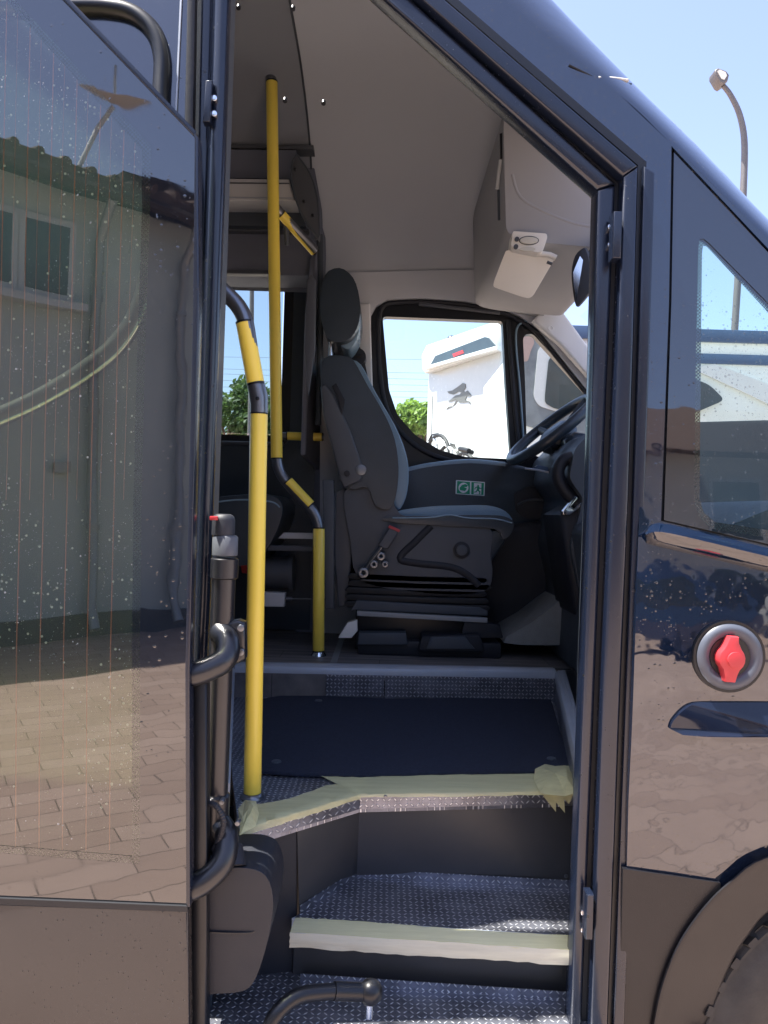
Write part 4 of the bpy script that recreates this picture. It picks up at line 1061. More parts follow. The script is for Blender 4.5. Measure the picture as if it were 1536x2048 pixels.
# ---- partition behind the driver
PX = -.335
part_ = bmesh.new()
prism_bm(part_, [(1.56, 1.66), (1.88, 1.62), (1.88, 2.6), (1.78, 2.62), (1.64, 2.45), (1.56, 2.2)], [], lambda a, b: (PX-.01+.09*(a-1.15), a, b), lambda a, b: (PX-.03+.09*(a-1.15), a, b), .004, 1)
part = obj('partition', part_, 'rack_dark', bus)
pprism('partition_edge', [(614, 560), (622, 548), (632, 560), (630, 700), (617, 792), (609, 700)], 1.25, .02, 'grey_plastic', part, bevel=.003)
tube('partition_post', [P(640, 470, 1.62), P(642, 600, 1.62), P(636, 850, 1.62)], .012, 'dark_plastic', part, 12)
pprism('partition_foot', [(645, 960), (668, 960), (668, 1218), (650, 1218)], 1.40, .03, 'dark_plastic', part, bevel=.003)

box('pillar_panel', (-.36, -.25, 1.872, 1.898, .93, 2.3), 'rack_dark', bus, 0)
# ---- rear cabin seen to the left: far wall with big window, luggage rack
rw_out = [(-.30, .93), (-3.1, .93), (-3.1, 2.5), (-.30, 2.5)]
zt, zb = P(440, 553, 1.92).z, P(440, 870, 1.92).z
xr_ = P(567, 700, 1.92).x; 
wr = [(-1.62, zb), (xr_, zb), (xr_, zt), (-1.62, zt)]
rwall = prismY('rear_side_wall', rw_out, 1.90, 1.95, 'leather', bus, holes=[fillet(wr, .03, 4), fillet([(-2.9, zb), (-1.75, zb), (-1.75, zt), (-2.9, zt)], .03, 4)])
prismY('side_pane', fillet([(-1.60, zb+.01), (xr_-.01, zb+.01), (xr_-.01, zt-.01), (-1.60, zt-.01)], .03, 4), 1.93, 1.935, 'rear_glass', rwall)
prismY('window_surround', fillet([(-1.66, zb-.04), (xr_+.04, zb-.04), (xr_+.04, zt+.04), (-1.66, zt+.04)], .05, 4), 1.895, 1.90, 'seal_black', rwall, holes=[fillet(wr, .03, 4)])
tube('window_ledge', [P(360, 884, 1.87), P(567, 889, 1.87)], .010, 'dark_plastic', rwall, 10)
rack = bmesh.new(); 
rk = pprism('luggage_rack', [(300, 290), (622, 295), (640, 400), (640, 552), (300, 546)], 1.70, .18, 'rack_dark', bus, bevel=.004)
pprism('rack_line', [(300, 286), (627, 290), (627, 298), (300, 294)], 1.60, .1, 'grey_plastic', rk, bevel=.003)
pprism('rack_face', [(300, 296), (592, 300), (580, 340), (584, 357), (300, 355)], 1.58, .12, 'rack_dark', rk, bevel=.003)
pprism('rack_rail', [(300, 355), (578, 358), (582, 380), (592, 402), (300, 399)], 1.50, .12, 'rack_strip', rk, bevel=.006)
pprism('rail_groove', [(300, 363), (579, 365.5), (579, 368), (300, 365.5)], 1.498, .01, 'grey_plastic', rk)
pprism('rail_groove', [(300, 392), (588, 394.5), (588, 397), (300, 394.5)], 1.498, .01, 'alu', rk)
pprism('rack_face', [(300, 403), (596, 405), (612, 452), (300, 450)], 1.62, .06, 'dark_plastic', rk, bevel=.003)
pprism('rack_line', [(300, 453), (618, 457), (618, 463), (300, 459)], 1.66, .04, 'grey_plastic', rk, bevel=.002)
pprism('rack_line', [(300, 538), (560, 541), (560, 548), (300, 545)], 1.68, .04, 'grey_plastic', rk, bevel=.002)
ec = catmull(px([(592, 310), (600, 318), (622, 352), (634, 400), (638, 470), (628, 462), (600, 420), (586, 372), (583, 335)], 1.46), 3)
prismY('rack_end', [tuple(p) for p in ec], 1.46, 1.52, 'grey_plastic', rk, bevel=.006)
tube('end_rim', [Vector((p[0], 1.462, p[1])) for p in ec]+[Vector((ec[0][0], 1.462, ec[0][1]))], .004, 'dark_plastic', rk, 6)
for (u, v) in ((590, 338), (607, 402), (625, 430), (631, 478), (633, 493)):
    q = P(u, v, 1.455); disc_y('screw', q.x, q.z, 1.452, 1.462, .005, 'steel_grey' if v > 470 else 'seal_black', rk, 12, .001)
# wall below the window, passenger seat, heater and trims
prismY('lower_wall', [(-3.1, .94), (-.30, .94), (-.30, zb-.05), (-3.1, zb-.05)], 1.865, 1.90, 'leather', bus)
seatr = catmull(px([(300, 1010), (420, 998), (500, 990), (552, 992), (572, 1015), (560, 1062), (530, 1110), (480, 1130), (300, 1130)], 1.55), 3)
ps = prismY('passenger_seat', [tuple(p) for p in seatr], 1.45, 1.86, 'leather', bus, bevel=.04, seg=5)
tube('piping', catmull([tuple(P(u, v, 1.452)) for u, v in ((400, 1010), (470, 1000), (540, 1003), (560, 1015))], 4, False), .004, 'leather_sheen', ps, 8)
pprism('wall_trim', [(567, 1065), (668, 1067), (666, 1079), (556, 1077)], 1.50, .03, 'rack_strip', bus, bevel=.003)
pprism('wall_trim', [(528, 1090), (666, 1094), (666, 1104), (528, 1101)], 1.48, .03, 'grey_plastic', bus, bevel=.003)
ht = tube('heater', [P(500, 1145, 1.60), P(580, 1146, 1.60)], .062, 'grey_plastic', bus, 28)
tube('heater_flange', [P(579, 1146, 1.60), P(588, 1146, 1.60)], .072, 'grey_plastic', ht, 28)
pprism('valve_block', [(520, 1184), (570, 1186), (568, 1214), (520, 1213)], 1.45, .04, 'rack_strip', ht, bevel=.003)
tube('pipe', [P(560, 1197, 1.46), P(668, 1199, 1.46)], .003, 'steel_grey', ht, 8)
tube('pipe', [P(572, 1197, 1.46), P(584, 1197.5, 1.46)], .008, 'steel_grey', ht, 8)
pprism('step_mark', [(478, 1118), (496, 1120), (500, 1148), (484, 1146)], 1.55, .01, 'red_dark', bus, bevel=.002)

# ---- close the shell (rear end, underside, near wall behind the post)
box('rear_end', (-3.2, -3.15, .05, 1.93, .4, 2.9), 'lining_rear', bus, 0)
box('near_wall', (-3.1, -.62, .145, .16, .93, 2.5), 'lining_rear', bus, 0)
box('underbody', (-3.1, .30, .45, 1.93, .30, .36), 'rubber', bus, 0)
box('far_skirt', (-3.2, 1.9, 1.93, 1.96, .35, 1.3), 'body_paint', bus, 0)
prismY('front_end', fillet([(1.33, 1.34), (1.6, 1.40), (1.95, 1.25), (2.12, .95), (2.15, .45), (2.05, .33), (1.33, .33)], .08, 4), .03, 1.93, 'body_paint', bus, bevel=.09, seg=5)

box('sun_leak_strip', (-3.2, .10, .10, .22, 2.58, 2.86), 'body_paint', bus, .01)  # unseen strip added to stop sun leaking in below the roof
# ---- pink-beige headliner edge inside the sloping header
bm = bmesh.new(); L_ = catmull([(600, -120), (700, -22), (780, 22), (860, 72), (950, 146), (1062, 258)], 5, False); M2 = catmull([(650, -150), (740, -50), (810, 5), (890, 80), (965, 150), (1064, 257)], 5, False)
rows = [[bm.verts.new(P(a[0], a[1], .30)), bm.verts.new(P(a[0], a[1], .16)), bm.verts.new(P(b[0]+15, b[1]-14, .09))] for a, b in zip(L_, M2)]
for a, b in zip(rows, rows[1:]):
    for k in range(2): bm.faces.new((a[k], a[k+1], b[k+1], b[k]))
obj('header_lining', bm, 'lining_front', bus, True, 60)

# ---- handrails
ra = .0175
def sleeve(name, a, b, parent, r=ra+.0012, mat='yellow'):
    o = tube(name, [a, a+(b-a)*.002, b-(b-a)*.002, b], [r-.001, r, r, r-.001], mat, parent, 28)
    d = (b-a).normalized()
    for e in (a, b): tube('sleeve_ring', [e-d*.0022, e+d*.0022], r+.0006, 'seal_black', parent, 28)
    return o
YA = .245
A0, A1, A2, A3, A4 = P(505, 1612, YA), P(518, 815, YA), P(492, 640, YA), P(430, 566, YA), P(300, 470, YA)
base = P(504, 1612, YA); zA = Z2
top_ = A1; bot = Vector((base.x, base.y, Z2))
railA = tube('handrail', bend([bot, A1, P(488, 622, YA), P(425, 560, YA), P(250, 420, YA-.05)], .035, 8), ra, 'steel_grey', bus, 28)
railA['label'] = 'near yellow handrail rising from the upper step beside the door shaft'
d1 = (A1-bot)
sleeve('yellow_sleeve', bot+d1*.012, bot+d1*.985, railA)
a_, b_ = P(511.5, 768, YA), P(489, 645, YA); sleeve('yellow_sleeve', a_, b_, railA)
tube('base_flange', [bot, bot+Vector((0, 0, .004)), bot+Vector((0, 0, .012))], [.026, .026, .019], 'steel_grey', railA, 24)
q = P(515, 797, YA-.02); disc_y('screw', q.x, q.z, YA-.022, YA-.014, .0042, 'seal_black', railA, 12, .001)
bm = bmesh.new(); tube_bm(bm, [P(512.5, 772, YA), P(518, 795, YA), P(518, 826, YA)], ra+.002, 24); obj('joint', bm, 'steel_grey', railA, True)

YB = PZ(637, 1312, ZF).y
botB = PZ(637, 1312, ZF)
rb = .0195
Bp = [botB, P(638, 1040, YB), P(620, 1012, YB), P(560, 945, YB), P(553, 918, YB), P(543, 150, YB)]
topB = on_ceil(541, 140)
railB = tube('handrail', bend([botB, P(638, 1036, YB), P(554.5, 943, YB), P(543, 162, YB), P(541, 138, YB)], .05, 8), rb, 'steel_grey', bus, 28)
railB['label'] = 'far yellow handrail from the cabin floor up to the ceiling'
sleeve('yellow_sleeve', P(637, 1302, YB), P(638, 1056, YB), railB, rb+.0012)
sleeve('yellow_sleeve', P(621, 1012, YB), P(575, 963, YB), railB, rb+.0012)
sleeve('yellow_sleeve', P(553.5, 917, YB), P(543.5, 164, YB), railB, rb+.0012)
bq = P(540, 136, YB)
tube('ceiling_flange', [P(543, 165, YB), P(541, 145, YB), P(534, 132, YB+.02), P(528, 128, YB+.05)], [.019, .021, .022, .03], 'steel_grey', railB, 24)
tube('base_flange', [botB, botB+Vector((0, 0, .004)), botB+Vector((0, 0, .016)), botB+Vector((0, 0, .022))], [.028, .028, .020, .019], 'chrome', railB, 24)
railC = tube('handrail', [P(548, 410, 1.36), P(566, 432, 1.38), P(625, 495, 1.46), P(630, 502, 1.47)], .0165, 'steel_grey', bus, 20)
railC['label'] = 'short slanting yellow handrail under the luggage rack'
sleeve('yellow_sleeve', P(562, 428, 1.375), P(630, 504, 1.475), railC, .0178)
tube('rail_bracket', [P(572, 445, 1.40), P(574, 490, 1.42)], .010, 'dark_plastic', railC, 12)
railD = tube('handrail', [P(562, 872, 1.72), P(648, 874, 1.72)], .0155, 'steel_grey', bus, 20)
railD['label'] = 'short level yellow handrail low beside the driver seat'
sleeve('yellow_sleeve', P(574, 872, 1.72), P(645, 874, 1.72), railD, .0168)

# ================================================================== THINGS LYING ON THE STEPS
# carpet mat
mt = [(512, 1402), (560, 1394), (650, 1394), (780, 1400), (880, 1399), (960, 1394), (1040, 1384), (1092, 1370), (1108, 1420), (1128, 1490), (1146, 1546), (1080, 1546), (900, 1548), (720, 1553), (600, 1551), (521, 1545), (515, 1480)]
mpts = [pz(u, v, Z2+.006) for u, v in mt]
mat_o = prismZ('floor_mat', mpts, Z2+.002, Z2+.011, 'mat_carpet', None, bevel=.003)
tag(mat_o, 'dark blue carpet mat held by press studs on the upper step', 'floor mat')
for (u, v) in ((1064, 1390), (1103, 1518), (553, 1524), (637, 1402)):
    p = PZ(u, v, Z2+.011)
    st_ = tube('press_stud', [p, p+Vector((0, 0, .003)), p+Vector((0, 0, .004))], [.012, .011, .005], 'dark_plastic', mat_o, 18)
# masking tape
def tape_strip(name, pairs, label, mat='tape', group='masking tapes on the steps'):
    """pairs of (outer, inner) 3-D points -> thin wrinkled sheet"""
    bm = bmesh.new(); rows = []
    n = 26
    for i in range(n+1):
        t = i/n*(len(pairs)-1); k = min(int(t), len(pairs)-2); f_ = t-k
        cols = [pairs[k][j].lerp(pairs[k+1][j], f_) for j in range(len(pairs[0]))]
        r_ = []
        for j in range(len(cols)-1):
            for m_ in range(3):
                q_ = cols[j].lerp(cols[j+1], m_/3)
                q_ = q_+Vector((random.uniform(-.001, .001), -random.random()*.0008, .0005+random.random()*.0022)); r_.append(bm.verts.new(q_))
        r_.append(bm.verts.new(cols[-1]+Vector((0, random.uniform(-.003, .003), 0))))
        rows.append(r_)
    for a, b in zip(rows, rows[1:]):
        for k in range(len(a)-1): bm.faces.new((a[k], a[k+1], b[k+1], b[k]))
    o = obj(name, bm, mat, None, True, 80)
    return tag(o, label, 'masking tape', group)
def V(u, v, z): return PZ(u, v, z)
def down(p, dz, dy=-.004): return Vector((p.x, p.y+dy, p.z-dz))
zt_ = Z2+.003
def pr(uo, vo, ui, vi, dz=.012):
    o_ = V(uo, vo, zt_); return (V(ui, vi, zt_), o_, down(o_, dz))
tape_strip('masking_tape', [pr(480, 1662, 497, 1612, .01), pr(560, 1636, 575, 1600, .012), pr(640, 1613, 655, 1572, .01), pr(722, 1589, 735, 1556, .008)], 'yellowish masking tape along the slanting left edge of the upper step')
tape_strip('masking_tape', [pr(716, 1590, 640, 1553, .004), pr(740, 1589, 735, 1552, .004), pr(860, 1587, 860, 1550, .006), pr(1000, 1585, 1000, 1547, .006), pr(1150, 1581, 1143, 1538, .006)], 'greenish masking tape along the straight front edge of the upper step')
# crumpled ends
def crumple(name, pts, z, hang, label):
    bm = bmesh.new(); c0 = Vector((0, 0, 0)); P3 = [V(u, v, z+random.random()*.010) for u, v in pts]
    for p in P3: c0 += p
    c0 /= len(P3); vc = bm.verts.new(c0+Vector((0, 0, .014))); ring1 = []; ring2 = []
    for i, p in enumerate(P3):
        ring1.append(bm.verts.new(c0.lerp(p, .55)+Vector((random.uniform(-.004, .004), random.uniform(-.004, .004), .004+random.random()*.014)))); ring2.append(bm.verts.new(p))
    n = len(P3)
    for i in range(n):
        j = (i+1) % n; bm.faces.new((vc, ring1[i], ring1[j])); bm.faces.new((ring1[i], ring2[i], ring2[j], ring1[j]))
    for a, b, d in hang:
        pa, pb, pd = P(*a), P(*b), P(*d); bm.faces.new([bm.verts.new(x) for x in (pa, pb, pd)])
    o = obj(name, bm, 'tape', None, False); return tag(o, label, 'masking tape', 'masking tapes on the steps')
fy = fr_r[1]-.012
crumple('masking_tape', [(1068, 1560), (1070, 1538), (1090, 1528), (1110, 1532), (1140, 1530), (1150, 1548), (1152, 1585), (1130, 1592), (1105, 1590), (1080, 1586)], Z2+.008,
        [((1075, 1578, fy), (1112, 1588, fy), (1112, 1624, fy-.004)), ((1095, 1585, fy-.006), (1128, 1590, fy-.006), (1130, 1626, fy-.012)), ((1115, 1585, fy-.002), (1148, 1586, fy-.002), (1138, 1608, fy-.006))], 'crumpled masking tape hanging in points at the right end of the upper step')
crumple('masking_tape', [(480, 1650), (476, 1618), (490, 1600), (512, 1602), (518, 1628), (512, 1652), (490, 1664), (480, 1670)], Z2+.006, [], 'crumpled masking tape around the foot of the near yellow handrail')
z1t = Z1+.003
def pr1(uo, vo, ui, vi):
    o_ = V(uo, vo, z1t); return (V(ui, vi, z1t), o_)
tape_strip('masking_tape', [pr1(580, 1866, 592, 1836), pr1(700, 1873, 710, 1843), pr1(900, 1886, 900, 1858), pr1(1146, 1902, 1146, 1873)], 'green tinged masking tape lying along the edge of the middle step')
# the nosing front of the middle step with pale tape
p0, p1 = V(580, 1866, z1t), V(1146, 1902, z1t)
def dn(p, k): return Vector((p.x, p.y-.003, p.z-k))
tape_strip('masking_tape', [(p0, dn(p0, .012), dn(p0, .026)), ((p0+p1)/2, dn((p0+p1)/2, .012), dn((p0+p1)/2, .026)), (p1, dn(p1, .012), dn(p1, .026))], 'sunlit cream tape down the front face of the middle step', 'tape_white')

# ================================================================== OUTSIDE, FAR SIDE
def on_plane(u, v, p0, n):
    r = ray(u, v); return CAM+r*((p0-CAM).dot(n)/r.dot(n))
# motorhome with the winged horse
mh = empty('motorhome', (1.6, 9.0, 0), 'white motorhome seen from behind with grey winged horse emblem', 'motorhome', 'motorhomes parked beyond the minibus'); mh['w'] = 1
TL, TR = P(857, 700, 8.9), P(1003, 648, 7.23)
TL.z = TR.z = 3.52
fx = Vector((TR.x-TL.x, TR.y-TL.y, 0)); wdt = fx.length; fx.normalize(); fn = Vector((fx.y, -fx.x, 0))  # outward (towards us)
def mhp(a, z, d=0): return Vector((TL.x, TL.y, 0))+fx*a+fn*d+Vector((0, 0, z))
def mh_prism(name, pts, d0, d1, mat, parent, bevel=0, holes=()):
    bm = bmesh.new(); prism_bm(bm, pts, holes, lambda a, b: mhp(a, b, d0), lambda a, b: mhp(a, b, d1), bevel, 2); return obj(name, bm, mat, parent, True, 40)
def mh_uv(u, v, d=0):
    p = on_plane(u, v, mhp(0, 0, d), fn); return ((p-mhp(0, 0)).dot(fx), p.z)
mh_prism('body', [(0, .55), (wdt, .55), (wdt, 3.35), (wdt-.1, 3.45), (.1, 3.45), (0, 3.35)], 0, -6.5, 'white_gel', mh, .03)
mh_prism('rear_cap', [mh_uv(*p) for p in ((856, 712), (866, 692), (1000, 646), (1006, 655), (1006, 703), (862, 748), (857, 740))], .10, .0, 'white_gel', mh, .02)
spl = mh_prism('rear_band', [mh_uv(u, v, .1) for u, v in ((858, 740), (1003, 700), (1003, 692), (858, 733))], .16, .10, 'white_trim', mh, .01)
gls = mh_prism('rear_window', [mh_uv(u, v, .11) for u, v in ((860, 732), (871, 712), (970, 674), (978, 676), (993, 694), (930, 714))], .115, .10, 'window_dark', mh)
mh_prism('badge', [mh_uv(u, v, .12) for u, v in ((905, 708), (925, 700), (927, 706), (907, 714))], .122, .116, 'red', gls)
q = mh_uv(909, 683); 
bm = bmesh.new(); bmesh.ops.create_uvsphere(bm, u_segments=10, v_segments=8, radius=.05, matrix=Matrix.Translation(mhp(q[0], q[1]+.02, .05))); obj('roof_camera', bm, 'seal_black', mh, True)
hs = [(892, 819), (897, 813), (906, 812), (911, 803), (913, 799), (903, 803), (896, 803), (902, 799), (911, 791), (920, 789), (923, 785), (918, 783), (907, 789), (898, 787), (895, 783), (905, 781), (918, 772), (926, 766), (931, 768), (932, 775), (928, 781), (929, 785), (935, 781), (940, 787), (943, 791), (939, 793), (934, 792), (931, 800), (940, 803), (944, 809), (936, 804), (928, 805), (920, 805), (915, 801), (911, 808), (904, 813)]
mh_prism('horse_emblem', [mh_uv(u, v, .004) for u, v in hs], .008, .002, 'emblem', mh)
for k, x in enumerate((.4, wdt-.4)):
    bm = bmesh.new(); cc_ = mhp(x*(1 if k else 1), .36, -1.2)
    tube_bm(bm, [cc_-fx*.11, cc_+fx*.11], .36, 24); obj('wheel', bm, 'tyre', mh, True)
mh_prism('panel_seam', [(.16, .7), (.175, .7), (.175, 3.0), (.16, 3.0)], .004, 0, 'grey_plastic', mh)
mh_prism('panel_seam', [(wdt-.175, .7), (wdt-.16, .7), (wdt-.16, 3.0), (wdt-.175, 3.0)], .004, 0, 'grey_plastic', mh)
for _x in (.06, wdt-.12): mh_prism('tail_lamp', [(_x, 1.0), (_x+.06, 1.0), (_x+.06, 1.5), (_x, 1.5)], .02, 0, 'red', mh, .005)
mh_prism('bumper', [(.05, .35), (wdt-.05, .35), (wdt-.05, .6), (.05, .6)], .06, -.2, 'grey_plastic', mh, .03)
# bike rack with two bicycles
def bike(off, label, mat):
    b = empty('bicycle', mhp(.6, 1.0, off), label, 'bicycle', 'bicycles on the motorhome rack')
    def T(name, pts, r, m):
        bm = bmesh.new(); tube_bm(bm, [mhp(*mh_uv(u, v, off), off) for u, v in pts], r, 8)
        o = obj(name, bm, m, b, True); o.parent = b; o.matrix_parent_inverse = b.matrix_world.inverted() if False else Matrix.Translation(-b.location); return o
    def W(u, v, r):
        c0 = mhp(*mh_uv(u, v, off), off); bm = bmesh.new()
        tube_bm(bm, [c0+(fx*math.cos(t)+Vector((0, 0, math.sin(t))))*r for t in [2*math.pi*k/32 for k in range(33)]], .022, 8, False)
        for k in range(16):
            t = 2*math.pi*k/16; tube_bm(bm, [c0, c0+(fx*math.cos(t)+Vector((0, 0, math.sin(t))))*r], .003, 4)
        o = obj('wheel', bm, 'rubber', b, True); o.matrix_parent_inverse = Matrix.Translation(-b.location); return o
    return b, T, W
b1, T, W = bike(.30, 'silver bicycle nearest on the rack behind the motorhome', 'alu')
W(874, 925, .33); W(925, 965, .33)
T('frame', [(867, 872), (876, 908), (905, 950), (925, 965)], .018, 'alu'); T('frame', [(873, 885), (890, 888), (903, 900), (905, 950)], .02, 'white_trim')
T('handlebar', [(858, 882), (864, 870), (876, 868), (884, 872)], .014, 'rubber'); T('saddle', [(920, 898), (930, 900), (938, 902)], .03, 'rubber'); T('seat_post', [(930, 902), (918, 935)], .015, 'alu'); T('fork', [(867, 872), (874, 925)], .014, 'alu')
b2, T, W = bike(.16, 'white bicycle behind the silver one on the motorhome rack', 'white_trim')
W(895, 945, .33); W(945, 975, .33)
T('frame', [(884, 884), (898, 888), (914, 902), (919, 925), (940, 960)], .022, 'white_trim'); T('handlebar', [(893, 893), (900, 888), (908, 890), (910, 898)], .014, 'rubber'); T('seat_post', [(938, 905), (930, 950)], .015, 'alu'); T('saddle', [(934, 902), (944, 905)], .028, 'rubber')
T('fork', [(898, 888), (895, 945)], .014, 'alu')

# second motorhome, side on
m2 = empty('motorhome', (3.2, 5.4, 0), 'white motorhome seen side on with dark grey graphics and blue roof bands', 'motorhome', 'motorhomes parked beyond the minibus'); m2['w'] = 1
YM = 4.7
def m2p(name, pts, off, th, mat, parent=m2, r=0, holes=(), bevel=0):
    o = px(pts, YM-off)
    if r: o = fillet(o, r, 5)
    return prismY(name, o, YM-off, YM-off+th, mat, parent, [px(h, YM-off) for h in holes], bevel)
zr = P(1150, 652, YM).z; xl = P(1034, 800, YM).x
bodyp = [(xl, .5), (6.6, .5), (6.6, 2.1), (6.1, zr-.1), (5.8, zr-.04), (xl+.1, zr-.04), (xl, zr-.15)]
prismY('body', bodyp, YM, YM+2.2, 'white_gel', m2, bevel=.05)
def bandz(name, z0, z1, mat, off=.01, x0=None, x1=6.0): return prismY(name, [(x0 or xl, z0), (x1, z0), (x1, z1), (x0 or xl, z1)], YM-off, YM+.002, mat, m2, bevel=.004)
bandz('roof_band', zr-.10, zr, 'stripe_blue', .03, P(1100, 660, YM).x); bandz('roof_band', zr-.27, zr-.19, 'stripe_blue', .02, P(1100, 660, YM).x)
m2p('side_graphic', [(1038, 668), (1110, 690), (1200, 770), (1200, 888), (1150, 880), (1040, 848)], .012, .01, 'decal_grey')
m2p('white_field', [(1076, 700), (1084, 690), (1100, 688), (1240, 720), (1240, 835), (1110, 822), (1078, 812), (1067, 795)], .020, .01, 'white_gel', r=.04)
sw_ = m2p('side_window', [(1098, 714), (1240, 714), (1240, 822), (1110, 818), (1090, 806), (1090, 790)], .030, .01, 'window_dark', r=.04)
m2p('copper_swirl', [(1046, 672), (1062, 670), (1070, 684), (1062, 700), (1056, 722), (1046, 724)], .016, .01, 'pink_decal', m2, r=.04)
m2p('hood_panel', [(1380, 735), (1430, 728), (1620, 800), (1620, 850), (1500, 790)], .03, .02, 'white_trim')
m2p('side_window', [(1300, 740), (1360, 745), (1420, 770), (1450, 800), (1380, 830), (1300, 820)], .03, .01, 'window_dark', r=.05)
for x in (xl+1.2, 5.4):
    bm = bmesh.new(); tube_bm(bm, [(x, YM-.02, .36), (x, YM+.25, .36)], .36, 24); obj('wheel', bm, 'tyre', m2, True)

# street lamps
def lamp(label, pts, Y, r, head=True):
    b = P(pts[0][0], pts[0][1], Y); e = empty('street_lamp', (b.x, Y, 0), label, 'street lamp', 'street lamps')
    path = [Vector((b.x, Y, 0))]+[P(u, v, Y) for u, v in pts]
    bm = bmesh.new(); pp_ = path[:2]+catmull([tuple(p) for p in path[2:]], 6, False) if head else path
    n = len(pp_); tube_bm(bm, [Vector(p)-e.location for p in pp_], [r*(1-.35*k/n) for k in range(n)], 12)
    obj('pole', bm, 'lamp_metal', e, True)
    return e
YL = 13.0
la = lamp('tall grey street lamp with bent arm above the cab', [(1468, 680), (1486, 400), (1489, 290), (1480, 232), (1462, 192), (1447, 172)], YL, .065)
hp_ = [XZ(u, v, YL) for u, v in ((1424, 148), (1430, 144), (1446, 150), (1452, 158), (1449, 170), (1440, 176), (1434, 172), (1424, 155))]
lh = prismY('lamp_head', [(a-la.location.x, b) for a, b in hp_], -.14, .14, 'lamp_metal', la, bevel=.02)
prismY('lamp_glass', [(a-la.location.x, b) for a, b in [XZ(u, v, YL) for u, v in ((1428, 152), (1432, 148), (1444, 153), (1447, 160), (1442, 168), (1436, 166))]], -.15, -.13, 'lamp_glass', lh)
lb = lamp('plain grey pole seen through the rear side window', [(500, 860), (503, 700), (504, 540), (505, 300)], 14.0, .055, False)
bm = bmesh.new(); q = P(505, 300, 14); boxbm(bm, -.05, .6, -.12, .12, q.z-.02, q.z+.08); obj('lamp_head', bm, 'galv', lb)

# overhead wires on two pylons
def wires():
    ys = 45
    rows_ = [(700, 716), (722, 733), (757, 757), (775, 768), (792, 784), (745, 745)]
    for i, (va, vb) in enumerate(((726, 706), (750, 738), (760, 754), (773, 765), (786, 778), (797, 790))):
        a, b = P(760, va, ys), P(880, vb, ys); d = (b-a)/(b.x-a.x)
        p0 = a+d*(-60-a.x); p1 = a+d*(70-a.x)
        pts = []
        for k in range(25):
            t = k/24; p = p0.lerp(p1, t); p.z = max(3, 8.0+i*-.35+ (p.z-8)*.12) - 0 + 3.0*((2*t-1)**2)*.5; pts.append(p)
        # keep height near the observed row
        zc = P(820, (va+vb)/2, ys).z; cz = pts[12].z
        for p in pts: p.z += zc-cz
        bm = bmesh.new(); tube_bm(bm, pts, .009, 5)
        o = obj('power_line', bm, 'wire'); tag(o, ['topmost', 'second from the top', 'third from the top', 'third from the bottom', 'second from the bottom', 'lowest'][i]+' of the thin power lines crossing the sky beyond the windows', 'power line', 'power lines in the distance')
wires()

# trees
def tree(loc, h, cr, n, mat, label, seed, low=.35, leaf=.10, group=None):
    rnd = random.Random(seed)
    e = empty('tree', loc, label, 'tree', group)
    bm = bmesh.new(); tr = .03*h
    tube_bm(bm, [(0, 0, 0), (.05, 0, h*.25), (-.05, .04, h*.55), (0, 0, h*.85)], [tr, tr*.7, tr*.45, tr*.15], 10)
    centers = []
    for k in range(14):
        a = rnd.uniform(0, 6.28); z = h*rnd.uniform(low, .95); rr_ = cr*math.sqrt(max(.05, 1-((z/h-.62)/.42)**2))*rnd.uniform(.35, 1)
        p = Vector((rr_*math.cos(a), rr_*math.sin(a), z)); centers.append((p, cr*rnd.uniform(.25, .5)))
        tube_bm(bm, [(0, 0, z*.7), p*.5+Vector((0, 0, z*.42)), p], [tr*.35, tr*.2, tr*.08], 6)
    obj('trunk', bm, 'bark', e, True)
    bm = bmesh.new()
    for k in range(n):
        c0, r0_ = rnd.choice(centers); d = Vector((rnd.gauss(0, 1), rnd.gauss(0, 1), rnd.gauss(0, .8))).normalized()*r0_*rnd.random()**.4
        p = c0+d; s_ = leaf*rnd.uniform(.6, 1.4); u_ = Vector((rnd.gauss(0, 1), rnd.gauss(0, 1), rnd.gauss(0, 1))).normalized(); v_ = u_.orthogonal().normalized()
        w_ = u_.cross(v_)
        vs_ = [bm.verts.new(p+x) for x in (v_*s_, w_*s_*.55+u_*s_*.1, -v_*s_, -w_*s_*.55+u_*s_*.1)]
        bm.faces.new(vs_)
    obj('crown', bm, mat, e)
    return e
def gx(u, d): return (u-768)/F*(d+1.4)
tree((gx(455, 22), 22, 0), 5.6, 1.6, 4500, 'leaf_dark', 'dark green tree seen through the rear side window left of the pole', 1)
tree((gx(545, 23), 23, 0), 5.0, 1.3, 3500, 'leaf_dark', 'dark green tree seen through the rear side window behind the far yellow rail', 2)
tree((gx(400, 24), 24, 0), 4.9, 1.9, 3500, 'leaf_dark', 'low dark tree hidden mostly behind the door post', 5)
tree((gx(850, 13), 13, 0), 3.75, .62, 9000, 'leaf_bright', 'sunlit bright green tree beside the winged horse motorhome', 3, leaf=.06, low=.08)
tree((gx(775, 30), 30, 0), 5.0, 1.6, 3000, 'leaf_dark', 'small distant tree low in the driver window', 4)

